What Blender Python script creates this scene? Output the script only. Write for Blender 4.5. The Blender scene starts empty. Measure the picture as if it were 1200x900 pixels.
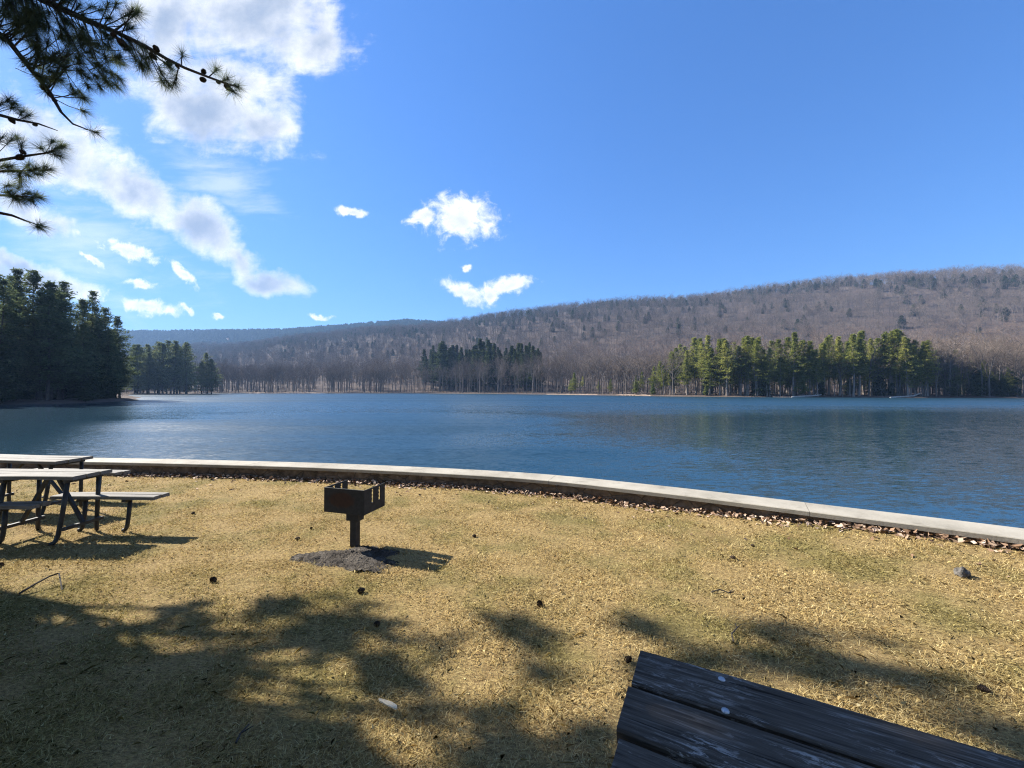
import bpy, math, random
import numpy as np
from mathutils import Vector, Matrix

R = math.radians
rng = np.random.default_rng(7)
random.seed(7)
scn = bpy.context.scene
COL = scn.collection

F = 460.0                 # focal length in pixels of the 1200 px wide photograph
CAM_H = 1.7
HOR = 457.0
SUN_AZ, SUN_EL = 66.0, 36.0   # degrees left of forward, elevation
SUN = Vector((-math.sin(R(SUN_AZ)) * math.cos(R(SUN_EL)), math.cos(R(SUN_AZ)) * math.cos(R(SUN_EL)), math.sin(R(SUN_EL))))
WATER_Z = -0.55


def ray(px, py, d):
    """point at forward distance d seen in direction px, py"""
    return Vector(((px - 600.0) / F * d, d, CAM_H + (HOR - py) / F * d))


def gnd(px, py, z=0.0):
    d = (CAM_H - z) * F / (py - HOR)
    return Vector(((px - 600.0) / F * d, d, z))


def ss(a, b, x):
    t = np.clip((np.asarray(x, float) - a) / (b - a), 0, 1)
    return t * t * (3 - 2 * t)


# ------------------------------------------------------------------ helpers
class MB:
    """collects geometry, then links it as one mesh object"""
    def __init__(self):
        self.v, self.f, self.t, self.m = [], [], [], []
        self.cur = 0.5
        self.mat = 0

    def add(self, verts, faces):
        b = len(self.v)
        self.v.extend(tuple(p) for p in verts)
        self.t.extend([self.cur] * len(verts))
        for f in faces:
            self.f.append(tuple(i + b for i in f))
            self.m.append(self.mat)

    def box(self, lo, hi, M=None, bev=0.0):
        (x0, y0, z0), (x1, y1, z1) = lo, hi
        if bev <= 0:
            vs = [(x0, y0, z0), (x1, y0, z0), (x1, y1, z0), (x0, y1, z0), (x0, y0, z1), (x1, y0, z1), (x1, y1, z1), (x0, y1, z1)]
            fs = [(0, 3, 2, 1), (4, 5, 6, 7), (0, 1, 5, 4), (1, 2, 6, 5), (2, 3, 7, 6), (3, 0, 4, 7)]
        else:
            b = min(bev, (x1 - x0) * .45, (y1 - y0) * .45, (z1 - z0) * .45)
            def ring(i, z):
                return [(x0 + i, y0 + i, z), (x1 - i, y0 + i, z), (x1 - i, y1 - i, z), (x0 + i, y1 - i, z)]
            vs = ring(b, z0) + ring(0, z0 + b) + ring(0, z1 - b) + ring(b, z1)
            fs = [(3, 2, 1, 0), (12, 13, 14, 15)]
            for k in range(3):
                for j in range(4):
                    a, c = k * 4 + j, k * 4 + (j + 1) % 4
                    fs.append((a, c, c + 4, a + 4))
        if M is not None:
            vs = [M @ Vector(p) for p in vs]
        self.add(vs, fs)

    def tube(self, pts, rad, n=6, cap=True):
        pts = [Vector(p) for p in pts]
        k = len(pts)
        if not hasattr(rad, '__len__'):
            rad = [rad] * k
        vs, fs = [], []
        prev = None
        for i, p in enumerate(pts):
            d = (pts[min(i + 1, k - 1)] - pts[max(i - 1, 0)])
            d = d.normalized() if d.length > 1e-9 else Vector((0, 0, 1))
            if prev is None:
                u = d.orthogonal().normalized()
            else:
                u = (prev - d * prev.dot(d))
                u = u.normalized() if u.length > 1e-6 else d.orthogonal().normalized()
            prev = u
            w = d.cross(u)
            for j in range(n):
                a = 2 * math.pi * j / n
                vs.append(p + (u * math.cos(a) + w * math.sin(a)) * rad[i])
        for i in range(k - 1):
            for j in range(n):
                a, c = i * n + j, i * n + (j + 1) % n
                fs.append((a, c, c + n, a + n))
        if cap:
            fs.append(tuple(range(n - 1, -1, -1)))
            fs.append(tuple(range((k - 1) * n, k * n)))
        self.add(vs, fs)

    def bar(self, a, b, w, h):
        """square section bar"""
        a, b = Vector(a), Vector(b)
        d = (b - a).normalized()
        u = d.cross(Vector((0, 0, 1)))
        u = u.normalized() if u.length > 1e-3 else Vector((1, 0, 0))
        n = u.cross(d).normalized()
        vs = []
        for p in (a, b):
            for s, t in ((-1, -1), (1, -1), (1, 1), (-1, 1)):
                vs.append(p + u * (s * w / 2) + n * (t * h / 2))
        self.add(vs, [(3, 2, 1, 0), (4, 5, 6, 7), (0, 1, 5, 4), (1, 2, 6, 5), (2, 3, 7, 6), (3, 0, 4, 7)])

    def build(self, name, mats, parent=None, smooth=False):
        me = bpy.data.meshes.new(name)
        me.from_pydata(self.v, [], self.f)
        at = me.attributes.new('tint', 'FLOAT', 'POINT')
        at.data.foreach_set('value', np.array(self.t, dtype=np.float32))
        mats = mats if isinstance(mats, (list, tuple)) else [mats]
        for m in mats:
            me.materials.append(m)
        if len(mats) > 1:
            me.polygons.foreach_set('material_index', np.array(self.m, dtype=np.int32))
        if smooth:
            me.polygons.foreach_set('use_smooth', np.ones(len(self.f), dtype=bool))
        me.update()
        return link(name, me, parent)


def link(name, me, parent=None):
    o = bpy.data.objects.new(name, me)
    COL.objects.link(o)
    if parent is not None:
        o.parent = parent
    return o


def tri_mesh(name, V, mats, tint=None, fsize=3):
    """V: (n, fsize, 3) array of separate faces"""
    n = V.shape[0]
    me = bpy.data.meshes.new(name)
    me.vertices.add(n * fsize)
    me.vertices.foreach_set('co', V.reshape(-1).astype(np.float32))
    me.loops.add(n * fsize)
    me.loops.foreach_set('vertex_index', np.arange(n * fsize, dtype=np.int32))
    me.polygons.add(n)
    me.polygons.foreach_set('loop_start', np.arange(0, n * fsize, fsize, dtype=np.int32))
    at = me.attributes.new('tint', 'FLOAT', 'POINT')
    t = rng.random(n) if tint is None else np.asarray(tint)
    at.data.foreach_set('value', np.repeat(t, fsize).astype(np.float32))
    me.materials.append(mats)
    me.update(calc_edges=True)
    me.validate()
    return me


def grid_mesh(name, P, mat, parent=None, smooth=True):
    """P: (r, c, 3) grid of points"""
    r, c = P.shape[:2]
    idx = np.arange(r * c).reshape(r, c)
    q = np.stack([idx[:-1, :-1], idx[:-1, 1:], idx[1:, 1:], idx[1:, :-1]], -1).reshape(-1, 4)
    me = bpy.data.meshes.new(name)
    me.from_pydata(P.reshape(-1, 3).tolist(), [], q.tolist())
    me.materials.append(mat)
    if smooth:
        me.polygons.foreach_set('use_smooth', np.ones(len(q), dtype=bool))
    me.update()
    return link(name, me, parent)


def tag(o, label, cat, group=None, kind=None):
    if label: o['label'] = label
    if cat: o['category'] = cat
    if group: o['group'] = group
    if kind: o['kind'] = kind
    return o


def empty(name, loc, rz=0.0):
    o = bpy.data.objects.new(name, None)
    COL.objects.link(o)
    o.location = loc
    o.rotation_euler = (0, 0, rz)
    o.empty_display_size = 0.1
    return o


def copy_tree(root, loc, rz, sc=1.0):
    c = root.copy()
    COL.objects.link(c)
    c.location = loc
    c.rotation_euler = (0, 0, rz)
    c.scale = (sc, sc, sc) if not hasattr(sc, '__len__') else sc
    for ch in root.children:
        d = ch.copy()
        COL.objects.link(d)
        d.parent = c
    return c


# ------------------------------------------------------------------ node helpers
ALB = .68                  # keeps surfaces at true reflectance under the exposure set below


class NT:
    def __init__(self, nt):
        self.nt = nt
        nt.nodes.clear()

    def n(self, t, **kw):
        nd = self.nt.nodes.new(t)
        for k, v in kw.items():
            setattr(nd, k, v)
        return nd

    def put(self, sock, v):
        if isinstance(v, bpy.types.NodeSocket):
            self.nt.links.new(v, sock)
        elif v is not None:
            if hasattr(sock.default_value, '__len__') and not hasattr(v, '__len__'):
                v = [v] * len(sock.default_value)
            if hasattr(v, '__len__') and hasattr(sock.default_value, '__len__') and len(v) == 3 and len(sock.default_value) == 4:
                v = (*v, 1)
            sock.default_value = v

    def math(self, op, a, b=None, c=None, clamp=False):
        nd = self.n('ShaderNodeMath', operation=op, use_clamp=clamp)
        for i, v in enumerate((a, b, c)):
            if v is not None:
                self.put(nd.inputs[i], v)
        return nd.outputs[0]

    def vmath(self, op, a, b=None):
        nd = self.n('ShaderNodeVectorMath', operation=op)
        self.put(nd.inputs[0], a)
        if b is not None:
            self.put(nd.inputs[3] if op == 'SCALE' else nd.inputs[1], b)
        return nd.outputs['Value'] if op in ('LENGTH', 'DOT_PRODUCT') else nd.outputs['Vector']

    def noise(self, vec, scale, detail=4, rough=.55, dist=0.0, col=False):
        nd = self.n('ShaderNodeTexNoise')
        if vec is not None: self.put(nd.inputs['Vector'], vec)
        self.put(nd.inputs['Scale'], scale)
        self.put(nd.inputs['Detail'], detail)
        self.put(nd.inputs['Roughness'], rough)
        self.put(nd.inputs['Distortion'], dist)
        return nd.outputs['Color' if col else 'Fac']

    def ramp(self, fac, stops, interp='LINEAR'):
        nd = self.n('ShaderNodeValToRGB')
        nd.color_ramp.interpolation = interp
        el = nd.color_ramp.elements
        while len(el) < len(stops):
            el.new(0.5)
        for e, (p, c) in zip(el, stops):
            e.position = p
            e.color = (*[x * ALB for x in c], 1) if hasattr(c, '__len__') else (c, c, c, 1)
        self.put(nd.inputs[0], fac)
        return nd.outputs[0]

    def rng(self, v, a, b, c=0.0, d=1.0, smooth=False):
        nd = self.n('ShaderNodeMapRange', interpolation_type='SMOOTHSTEP' if smooth else 'LINEAR')
        for i, x in enumerate((v, a, b, c, d)):
            self.put(nd.inputs[i], x)
        return nd.outputs[0]

    def mix(self, fac, a, b, mode='MIX'):
        nd = self.n('ShaderNodeMix', data_type='RGBA', blend_type=mode)
        self.put(nd.inputs[0], fac)
        self.put(nd.inputs[6], a)
        self.put(nd.inputs[7], b)
        return nd.outputs[2]

    def mapping(self, vec, scale=(1, 1, 1), loc=(0, 0, 0), rot=(0, 0, 0), typ='POINT'):
        nd = self.n('ShaderNodeMapping', vector_type=typ)
        self.put(nd.inputs['Vector'], vec)
        nd.inputs['Location'].default_value = loc
        nd.inputs['Rotation'].default_value = rot
        nd.inputs['Scale'].default_value = scale
        return nd.outputs[0]

    def attr(self, name='tint'):
        return self.n('ShaderNodeAttribute', attribute_name=name).outputs['Fac']

    def obj(self):
        return self.n('ShaderNodeTexCoord').outputs['Object']

    def pos(self):
        return self.n('ShaderNodeNewGeometry').outputs['Position']

    def bump(self, h, strength=.5, dist=.01, normal=None):
        nd = self.n('ShaderNodeBump')
        self.put(nd.inputs['Strength'], strength)
        self.put(nd.inputs['Distance'], dist)
        self.put(nd.inputs['Height'], h)
        if normal is not None: self.put(nd.inputs['Normal'], normal)
        return nd.outputs[0]

    def principled(self, col, rough=.8, metal=0.0, normal=None, spec=.3, **kw):
        nd = self.n('ShaderNodeBsdfPrincipled')
        self.put(nd.inputs['Base Color'], col)
        self.put(nd.inputs['Roughness'], rough)
        self.put(nd.inputs['Metallic'], metal)
        self.put(nd.inputs['Specular IOR Level'], spec)
        for k, v in kw.items():
            self.put(nd.inputs[k], v)
        if normal is not None: self.put(nd.inputs['Normal'], normal)
        return nd.outputs[0]

    def out(self, sh):
        self.nt.links.new(sh, self.n('ShaderNodeOutputMaterial').inputs[0])


def material(name):
    m = bpy.data.materials.new(name)
    m.use_nodes = True
    return m, NT(m.node_tree)


def leafy(name, cols, trans=.35, var=.25, nscale=.25):
    """foliage: colour per leaf clump, per tree and in drifts; part of the light passes through"""
    m, t = material(name)
    tint = t.attr()
    oi = t.n('ShaderNodeObjectInfo').outputs['Random']
    nz = t.noise(t.pos(), nscale, 2)
    v = t.math('ADD', t.math('MULTIPLY', tint, .5), t.math('ADD', t.math('MULTIPLY', oi, var), t.math('MULTIPLY', nz, .3)))
    c = t.ramp(v, cols)
    d = t.n('ShaderNodeBsdfDiffuse'); t.put(d.inputs[0], c)
    tr = t.n('ShaderNodeBsdfTranslucent'); t.put(tr.inputs[0], c)
    mx = t.n('ShaderNodeMixShader'); mx.inputs[0].default_value = trans
    t.nt.links.new(d.outputs[0], mx.inputs[1]); t.nt.links.new(tr.outputs[0], mx.inputs[2])
    t.out(mx.outputs[0])
    return m


MAT = {}
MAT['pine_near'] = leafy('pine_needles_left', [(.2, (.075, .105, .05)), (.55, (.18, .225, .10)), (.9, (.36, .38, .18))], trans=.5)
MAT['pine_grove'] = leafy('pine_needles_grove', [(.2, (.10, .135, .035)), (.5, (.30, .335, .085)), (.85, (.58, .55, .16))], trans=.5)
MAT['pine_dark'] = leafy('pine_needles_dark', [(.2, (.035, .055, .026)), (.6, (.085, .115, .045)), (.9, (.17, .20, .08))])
MAT['pine_young'] = leafy('pine_needles_young', [(.2, (.10, .14, .03)), (.6, (.2, .24, .06)), (.9, (.3, .3, .09))])
m, t = material('bare_twigs')
oi = t.n('ShaderNodeObjectInfo').outputs['Random']
p = t.pos()
v = t.math('ADD', t.math('MULTIPLY', t.attr(), .45), t.math('ADD', t.math('MULTIPLY', oi, .4), t.math('MULTIPLY', t.noise(p, .012, 3), .3)))
sz = t.n('ShaderNodeSeparateXYZ'); t.put(sz.inputs[0], p)
zz_ = t.math('ADD', sz.outputs[2], t.math('MULTIPLY', t.math('SUBTRACT', t.noise(p, .01, 3), .5), 50))
belt = t.math('MULTIPLY', t.math('MULTIPLY', t.rng(zz_, 16, 32, 0, 1, True), t.rng(zz_, 48, 72, 1, 0, True)), t.rng(sz.outputs[0], -60, 140, .25, .85, True))     # a belt of beeches that keep tan leaves
c = t.mix(belt, t.ramp(v, [(.2, (.105, .082, .066)), (.5, (.215, .168, .136)), (.9, (.38, .295, .225))]), t.ramp(v, [(.2, (.14, .09, .06)), (.5, (.30, .205, .145)), (.9, (.46, .33, .24))]))
d = t.n('ShaderNodeBsdfDiffuse'); t.put(d.inputs[0], c)
t.out(d.outputs[0])
MAT['twig'] = m

m, t = material('bark_grey')
oi = t.n('ShaderNodeObjectInfo').outputs['Random']
nz = t.noise(t.mapping(t.obj(), (1, 1, .2)), 6, 5)
t.out(t.principled(t.mix(t.math('ADD', t.math('MULTIPLY', nz, .6), t.math('MULTIPLY', oi, .4)), (.06, .05, .044), (.18, .15, .128)), .9, normal=t.bump(nz, .5, .03)))
MAT['bark_grey'] = m

m, t = material('pine_bark_pale')
nz = t.noise(t.mapping(t.obj(), (1, 1, .25)), 7, 5)
t.out(t.principled(t.mix(nz, (.08, .065, .053), (.36, .30, .25)), .9, normal=t.bump(nz, .5, .03)))
MAT['pine_bark_pale'] = m

m, t = material('pine_bark')
o_ = t.obj()
nz = t.noise(t.mapping(o_, (1, 1, .25)), 9, 6)
t.out(t.principled(t.ramp(nz, [(.3, (.035, .026, .02)), (.55, (.10, .075, .06)), (.75, (.19, .15, .125))]), .95, normal=t.bump(nz, .8, .03)))
MAT['pine_bark'] = m

MAT['needle'] = leafy('long_pine_needles', [(.2, (.10, .13, .07)), (.6, (.20, .24, .12)), (.9, (.36, .37, .20))], trans=.5, var=0)
m, t = material('cone_scales')
nz = t.noise(t.obj(), 60, 3)
t.out(t.principled(t.ramp(nz, [(.3, (.03, .02, .014)), (.7, (.12, .08, .05))]), .9, normal=t.bump(nz, .6, .004)))
MAT['cone'] = m

# lawn: thatch and soil below the blades
m, t = material('winter_turf')
p = t.pos()
n1 = t.noise(p, 1.1, 4, .6)
n2 = t.noise(t.mapping(p, (1, 2.2, 1), rot=(0, 0, .4)), 38, 6, .7, .6)
n3 = t.noise(p, 160, 3, .7)
base = t.ramp(n2, [(.25, (.08, .052, .026)), (.42, (.30, .205, .09)), (.62, (.62, .45, .19)), (.8, (.82, .63, .31))])
green = t.ramp(n2, [(.3, (.06, .065, .018)), (.6, (.21, .20, .06)), (.8, (.36, .31, .12))])
c = t.mix(t.math('MULTIPLY', t.rng(n1, .44, .66, 0, 1, True), .55), base, green)
c = t.mix(t.rng(t.noise(p, .7, 5, .65), .52, .75, 0, .5, True), c, (.20, .125, .055))
h = t.math('ADD', t.math('MULTIPLY', n2, .7), t.math('MULTIPLY', n3, .5))
t.out(t.principled(c, .95, normal=t.bump(h, .9, .025), spec=.1))
MAT['turf'] = m

m, t = material('grass_blades')
tint = t.attr()
p = t.pos()
n1 = t.noise(p, 1.1, 4, .6)
straw = t.ramp(tint, [(0, (.15, .09, .04)), (.25, (.48, .325, .13)), (.6, (.80, .61, .265)), (1, (1.0, .84, .47))])
grn = t.ramp(tint, [(0, (.06, .07, .015)), (.5, (.27, .27, .075)), (1, (.70, .60, .26))])
gb = t.rng(t.vmath('LENGTH', t.mapping(p, (3.4, 2.2, 9), (-3.6, 2.0, 0), typ='TEXTURE')), .35, 1.15, .55, 0, True)   # greener blades in a soft oval at the near left
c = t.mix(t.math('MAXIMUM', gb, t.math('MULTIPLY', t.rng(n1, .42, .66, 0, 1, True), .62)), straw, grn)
d = t.n('ShaderNodeBsdfDiffuse'); t.put(d.inputs[0], c)
tr = t.n('ShaderNodeBsdfTranslucent'); t.put(tr.inputs[0], c)
mx = t.n('ShaderNodeMixShader'); mx.inputs[0].default_value = .3
t.nt.links.new(d.outputs[0], mx.inputs[1]); t.nt.links.new(tr.outputs[0], mx.inputs[2])
t.out(mx.outputs[0])
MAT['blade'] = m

m, t = material('dry_leaves')
c = t.ramp(t.attr(), [(0, (.13, .075, .045)), (.35, (.34, .21, .13)), (.7, (.56, .40, .28)), (1, (.74, .58, .45))])
t.out(t.principled(c, .8, spec=.2))
MAT['leaf'] = m

m, t = material('forest_ground')
p = t.pos()
n1 = t.noise(p, .05, 5, .6)
n2 = t.noise(p, .9, 5, .7)
c = t.ramp(t.math('ADD', t.math('MULTIPLY', n1, .6), t.math('MULTIPLY', n2, .4)), [(.3, (.07, .052, .042)), (.5, (.13, .098, .08)), (.7, (.22, .17, .135))])
t.out(t.principled(c, .95, normal=t.bump(n2, .6, .3), spec=.1))
MAT['forest_ground'] = m

# lake
m, t = material('lake_water')
p = t.pos()
sx = t.n('ShaderNodeSeparateXYZ'); t.put(sx.inputs[0], p)
big = t.noise(t.mapping(p, (.016, .05, 1)), 1.0, 4, .6, .8)
open_ = t.rng(t.math('ADD', sx.outputs[1], t.math('MULTIPLY', t.math('SUBTRACT', big, .5), 60)), 22, 84, 0, 1, True)   # wind reaches the open lake
gust = t.math('SUBTRACT', 1.25, t.vmath('LENGTH', t.mapping(p, (20, 17, 30), (-13, 22, 0), typ='TEXTURE')))
gust = t.rng(t.math('ADD', gust, t.math('MULTIPLY', t.math('SUBTRACT', big, .5), 1.4)), 0, .7, 0, 1, True)
lee = t.rng(t.math('ADD', sx.outputs[0], t.math('MULTIPLY', sx.outputs[1], .98)), -5, 3, 0, 1, True)          # sheltered by the left point
ruf = t.math('MULTIPLY', t.math('MAXIMUM', open_, gust), lee)
streak = t.rng(t.noise(t.mapping(p, (.012, .16, 1)), 1.0, 3, .6, .5), .35, .62, .7, 1.0, True)
amp = t.math('ADD', .40, t.math('MULTIPLY', t.math('MULTIPLY', ruf, streak), .95))


def slopes(vec, k):
    return t.vmath('SCALE', t.vmath('SUBTRACT', vec, (.5, .5, .5)), k)


w1 = slopes(t.noise(t.mapping(p, (1.7, 5.2, 1), rot=(0, 0, .12)), 1.0, 3, .6, .5, col=True), .54)
w2 = slopes(t.noise(t.mapping(p, (6, 17.0, 1), rot=(0, 0, -.15)), 1.0, 3, .6, .3, col=True), .7)
w3 = slopes(t.noise(t.mapping(p, (.2, .5, 1), rot=(0, 0, .3)), 1.0, 2, .5, col=True), .12)
sl = t.vmath('SCALE', t.vmath('ADD', t.vmath('ADD', w1, w2), w3), amp)
sl = t.vmath('MULTIPLY', sl, (.55, 1, 0))
nn = t.vmath('NORMALIZE', t.vmath('ADD', sl, (0, 0, 1)))
nn = t.vmath('NORMALIZE', t.vmath('ADD', nn, t.vmath('SCALE', (0, -.15, 0), t.math('MULTIPLY', ruf, streak))))   # steeper lee faces of the wind waves
t.out(t.principled((.011, .037, .058), t.math('ADD', .11, t.math('MULTIPLY', t.math('MULTIPLY', ruf, streak), .26)), normal=nn, spec=.5, IOR=1.333))
MAT['water'] = m

m, t = material('concrete_coping')
p = t.obj()
n1 = t.noise(p, 1.6, 6, .65)
n2 = t.noise(p, 45, 4, .7)
c = t.ramp(t.math('ADD', t.math('MULTIPLY', n1, .7), t.math('MULTIPLY', n2, .3)), [(.3, (.27, .245, .19)), (.5, (.45, .41, .33)), (.7, (.58, .535, .44))])
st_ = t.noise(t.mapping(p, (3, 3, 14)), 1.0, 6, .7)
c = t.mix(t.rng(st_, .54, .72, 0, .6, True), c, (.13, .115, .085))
t.out(t.principled(c, .85, normal=t.bump(n2, .4, .006), spec=.3))
MAT['coping'] = m
m, t = material('wall_stone')
p = t.obj()
vo = t.n('ShaderNodeTexVoronoi', feature='DISTANCE_TO_EDGE'); t.put(vo.inputs['Vector'], t.mapping(p, (3.2, 3.2, 7))); vo.inputs['Scale'].default_value = 1
n1 = t.noise(p, 7, 5, .65)
c = t.ramp(n1, [(.3, (.08, .06, .042)), (.55, (.20, .15, .105)), (.75, (.34, .27, .2))])
c = t.mix(t.rng(vo.outputs['Distance'], 0, .05, .7, 0), c, (.03, .026, .022))
t.out(t.principled(c, .9, normal=t.bump(t.math('ADD', t.math('MULTIPLY', t.rng(vo.outputs['Distance'], 0, .1), .6), n1), .6, .02)))
MAT['stone'] = m


def wood_mat(name, dark, mid, pale, amt, rough=.75, spec=.3):
    m, t = material(name)
    tint = t.attr()
    o_ = t.vmath('ADD', t.obj(), t.vmath('SCALE', (3.7, 9.1, 2.3), tint))
    g = t.noise(t.mapping(o_, (3.2, 75, 75)), 1.0, 8, .7, .35)
    g2 = t.noise(t.mapping(o_, (15, 64, 64)), 1.0, 7, .78, .4)
    wear = t.noise(t.mapping(o_, (3.2, 11, 11)), 1.0, 4, .65)
    c = t.ramp(g, [(.3, dark), (.55, mid), (.75, tuple(.5 * (a + b) for a, b in zip(mid, pale)))])
    worn = t.math('MULTIPLY', t.rng(g2, .50, .585, 0, 1, True), t.rng(wear, .45, .66, 0, amt, True))
    c = t.mix(worn, c, pale)
    cr = t.rng(t.noise(t.mapping(o_, (1.6, 60, 60)), 1.0, 4, .6), .33, .39, 1, 0)
    c = t.mix(t.math('MULTIPLY', cr, .8), c, tuple(x * .3 for x in dark))
    hh = t.math('SUBTRACT', t.math('ADD', t.math('MULTIPLY', g, .6), t.math('MULTIPLY', g2, .4)), cr)
    t.out(t.principled(c, rough, normal=t.bump(hh, .7, .0022), spec=spec))
    return m


ALB_, ALB = ALB, 1.0
MAT['wood_dark'] = wood_mat('weathered_dark_wood', (.032, .027, .022), (.095, .081, .067), (.40, .385, .36), .72, .95, .05)
ALB = ALB_
MAT['wood_pale'] = wood_mat('weathered_pale_wood', (.13, .115, .097), (.255, .235, .20), (.27, .255, .228), .8, .75)
m, t = material('painted_steel')
n1 = t.noise(t.obj(), 14, 4, .6)
t.out(t.principled(t.ramp(n1, [(.35, (.035, .036, .034)), (.65, (.075, .075, .07))]), .55, .3, spec=.4, normal=t.bump(n1, .15, .003)))
MAT['steel'] = m
ALB = 1.0
m, t = material('bolt_zinc')
n1 = t.noise(t.obj(), 80, 3)
t.out(t.principled(t.ramp(n1, [(.3, (.32, .33, .35)), (.7, (.55, .57, .6))]), .5, 1.0))
MAT['zinc'] = m
ALB = ALB_
m, t = material('sooty_iron')
p = t.obj()
n1 = t.noise(p, 22, 5, .65)
q = t.mapping(p, (1 / .17, 0.0, 1 / .085), loc=(.03 / .17, 0, -.545 / .085))
ov = t.math('SUBTRACT', 1.0, t.vmath('LENGTH', q))
rust = t.rng(t.math('ADD', ov, t.math('MULTIPLY', t.math('SUBTRACT', n1, .5), .7)), -.12, .3, 0, 1, True)
c = t.ramp(n1, [(.3, (.026, .026, .026)), (.7, (.06, .06, .059))])
c = t.mix(rust, c, t.ramp(n1, [(.3, (.045, .022, .014)), (.7, (.085, .038, .022))]))
t.out(t.principled(c, .65, .2, normal=t.bump(n1, .35, .004), spec=.35))
MAT['iron'] = m
m, t = material('ash_and_grit')
p = t.obj()
n1 = t.noise(p, 9, 6, .7)
n2 = t.noise(p, 70, 4, .7)
c = t.ramp(t.math('ADD', t.math('MULTIPLY', n1, .6), t.math('MULTIPLY', n2, .4)), [(.32, (.03, .027, .024)), (.5, (.115, .10, .084)), (.68, (.30, .265, .22))])
t.out(t.principled(c, .95, normal=t.bump(t.math('ADD', n1, t.math('MULTIPLY', n2, .6)), 1.0, .03), spec=.1))
MAT['ash'] = m
m, t = material('grey_rock')
n1 = t.noise(t.obj(), 25, 5, .65)
t.out(t.principled(t.ramp(n1, [(.3, (.06, .055, .05)), (.7, (.26, .24, .21))]), .9, normal=t.bump(n1, .7, .01)))
MAT['rock'] = m
m, t = material('split_wood')
n1 = t.noise(t.mapping(t.obj(), (4, 40, 40)), 2.0, 4)
t.out(t.principled(t.ramp(n1, [(.3, (.75, .60, .38)), (.7, (1.0, .90, .68))]), .8))
MAT['chip'] = m
m, t = material('dead_stick')
n1 = t.noise(t.obj(), 30, 4)
t.out(t.principled(t.ramp(n1, [(.3, (.03, .024, .02)), (.7, (.10, .085, .07))]), .9))
MAT['stick'] = m
m, t = material('bleached_log')
n1 = t.noise(t.obj(), 3, 4)
t.out(t.principled(t.ramp(n1, [(.3, (.4, .37, .33)), (.7, (.62, .59, .54))]), .9))
MAT['log'] = m
m, t = material('shore_sand')
n1 = t.noise(t.pos(), .6, 5)
t.out(t.principled(t.ramp(n1, [(.3, (.24, .17, .125)), (.7, (.42, .32, .25))]), .95, spec=.1))
MAT['sand'] = m

# ------------------------------------------------------------------ wall line and lawn
WP = np.array([(-60, 9.6), (-40, 9.2), (-25, 8.9), (-14, 8.4), (-8.54, 7.97), (-5.9, 7.68), (-3.2, 7.28), (0, 6.52), (1.96, 5.64), (3.9, 4.52), (5.06, 3.82), (8, 1.9), (14, -2.4), (26, -12), (42, -26)], float)


def catmull(P, n=10):
    out = []
    Q = np.vstack([2 * P[0] - P[1], P, 2 * P[-1] - P[-2]])
    for i in range(1, len(Q) - 2):
        p0, p1, p2, p3 = Q[i - 1], Q[i], Q[i + 1], Q[i + 2]
        for k in range(n):
            s = k / n
            out.append(.5 * ((2 * p1) + (-p0 + p2) * s + (2 * p0 - 5 * p1 + 4 * p2 - p3) * s ** 2 + (-p0 + 3 * p1 - 3 * p2 + p3) * s ** 3))
    out.append(Q[-2])
    return np.array(out)


WL = catmull(WP, 10)           # near face of the coping


def wall_y(x):
    return np.interp(x, WL[:, 0], WL[:, 1])


def hnoise(x, y):
    return (np.sin(x * 1.7 + y * 2.3) + np.sin(x * 3.1 - y * 1.3 + 1) * .6 + np.sin(x * .6 + y * .9 + 2) * 1.2) * .006


def lawn_z(x, y):
    dw = (wall_y(x) - y) * .9
    return .13 * ss(1.5, 4.6, x) * (1 - ss(0, 2.6, dw)) + .0 * dw + hnoise(x, y)


xs = np.concatenate([np.linspace(-60, -14, 24)[:-1], np.linspace(-14, 14, 160)[:-1], np.linspace(14, 42, 20)])
tt = np.linspace(0, 1, 110) ** 2.2
P = np.zeros((len(tt), len(xs), 3))
yw = wall_y(xs) + .2
for i, s in enumerate(tt):
    yy = yw + (-46 - yw) * s
    P[i, :, 0], P[i, :, 1] = xs, yy
    P[i, :, 2] = lawn_z(xs, yy)
tag(grid_mesh('lawn', P[::-1], MAT['turf']), None, None, kind='structure')

# the retaining wall: stone face below a concrete coping with joints
root = tag(empty('retaining_wall', (0, 6.6, 0)), 'low curved lakeside wall of dark stone under a pale concrete coping', 'wall')
nrm = np.gradient(WL, axis=0)
nrm = np.stack([-nrm[:, 1], nrm[:, 0]], 1)
nrm /= np.linalg.norm(nrm, axis=1)[:, None]
seg = np.concatenate([[0], np.cumsum(np.linalg.norm(np.diff(WL, axis=0), axis=1))])


def wall_pt(s, off, z):
    return (np.interp(s, seg, WL[:, 0]) + off * np.interp(s, seg, nrm[:, 0]), np.interp(s, seg, WL[:, 1]) + off * np.interp(s, seg, nrm[:, 1]), z)


def sweep(mb, s0, s1, prof, step=.4):
    n = max(2, int((s1 - s0) / step) + 1)
    k = len(prof)
    vs, fs = [], []
    for i in range(n):
        s = s0 + (s1 - s0) * i / (n - 1)
        for (off, z) in prof:
            x, y, z = wall_pt(s, off, z)
            vs.append((x, y - 6.6, z))
    for i in range(n - 1):
        for j in range(k):
            a, c = i * k + j, i * k + (j + 1) % k
            fs.append((a, a + k, c + k, c))
    fs.append(tuple(range(k)))
    fs.append(tuple(range((n - 1) * k, n * k))[::-1])
    mb.add(vs, fs)


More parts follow.
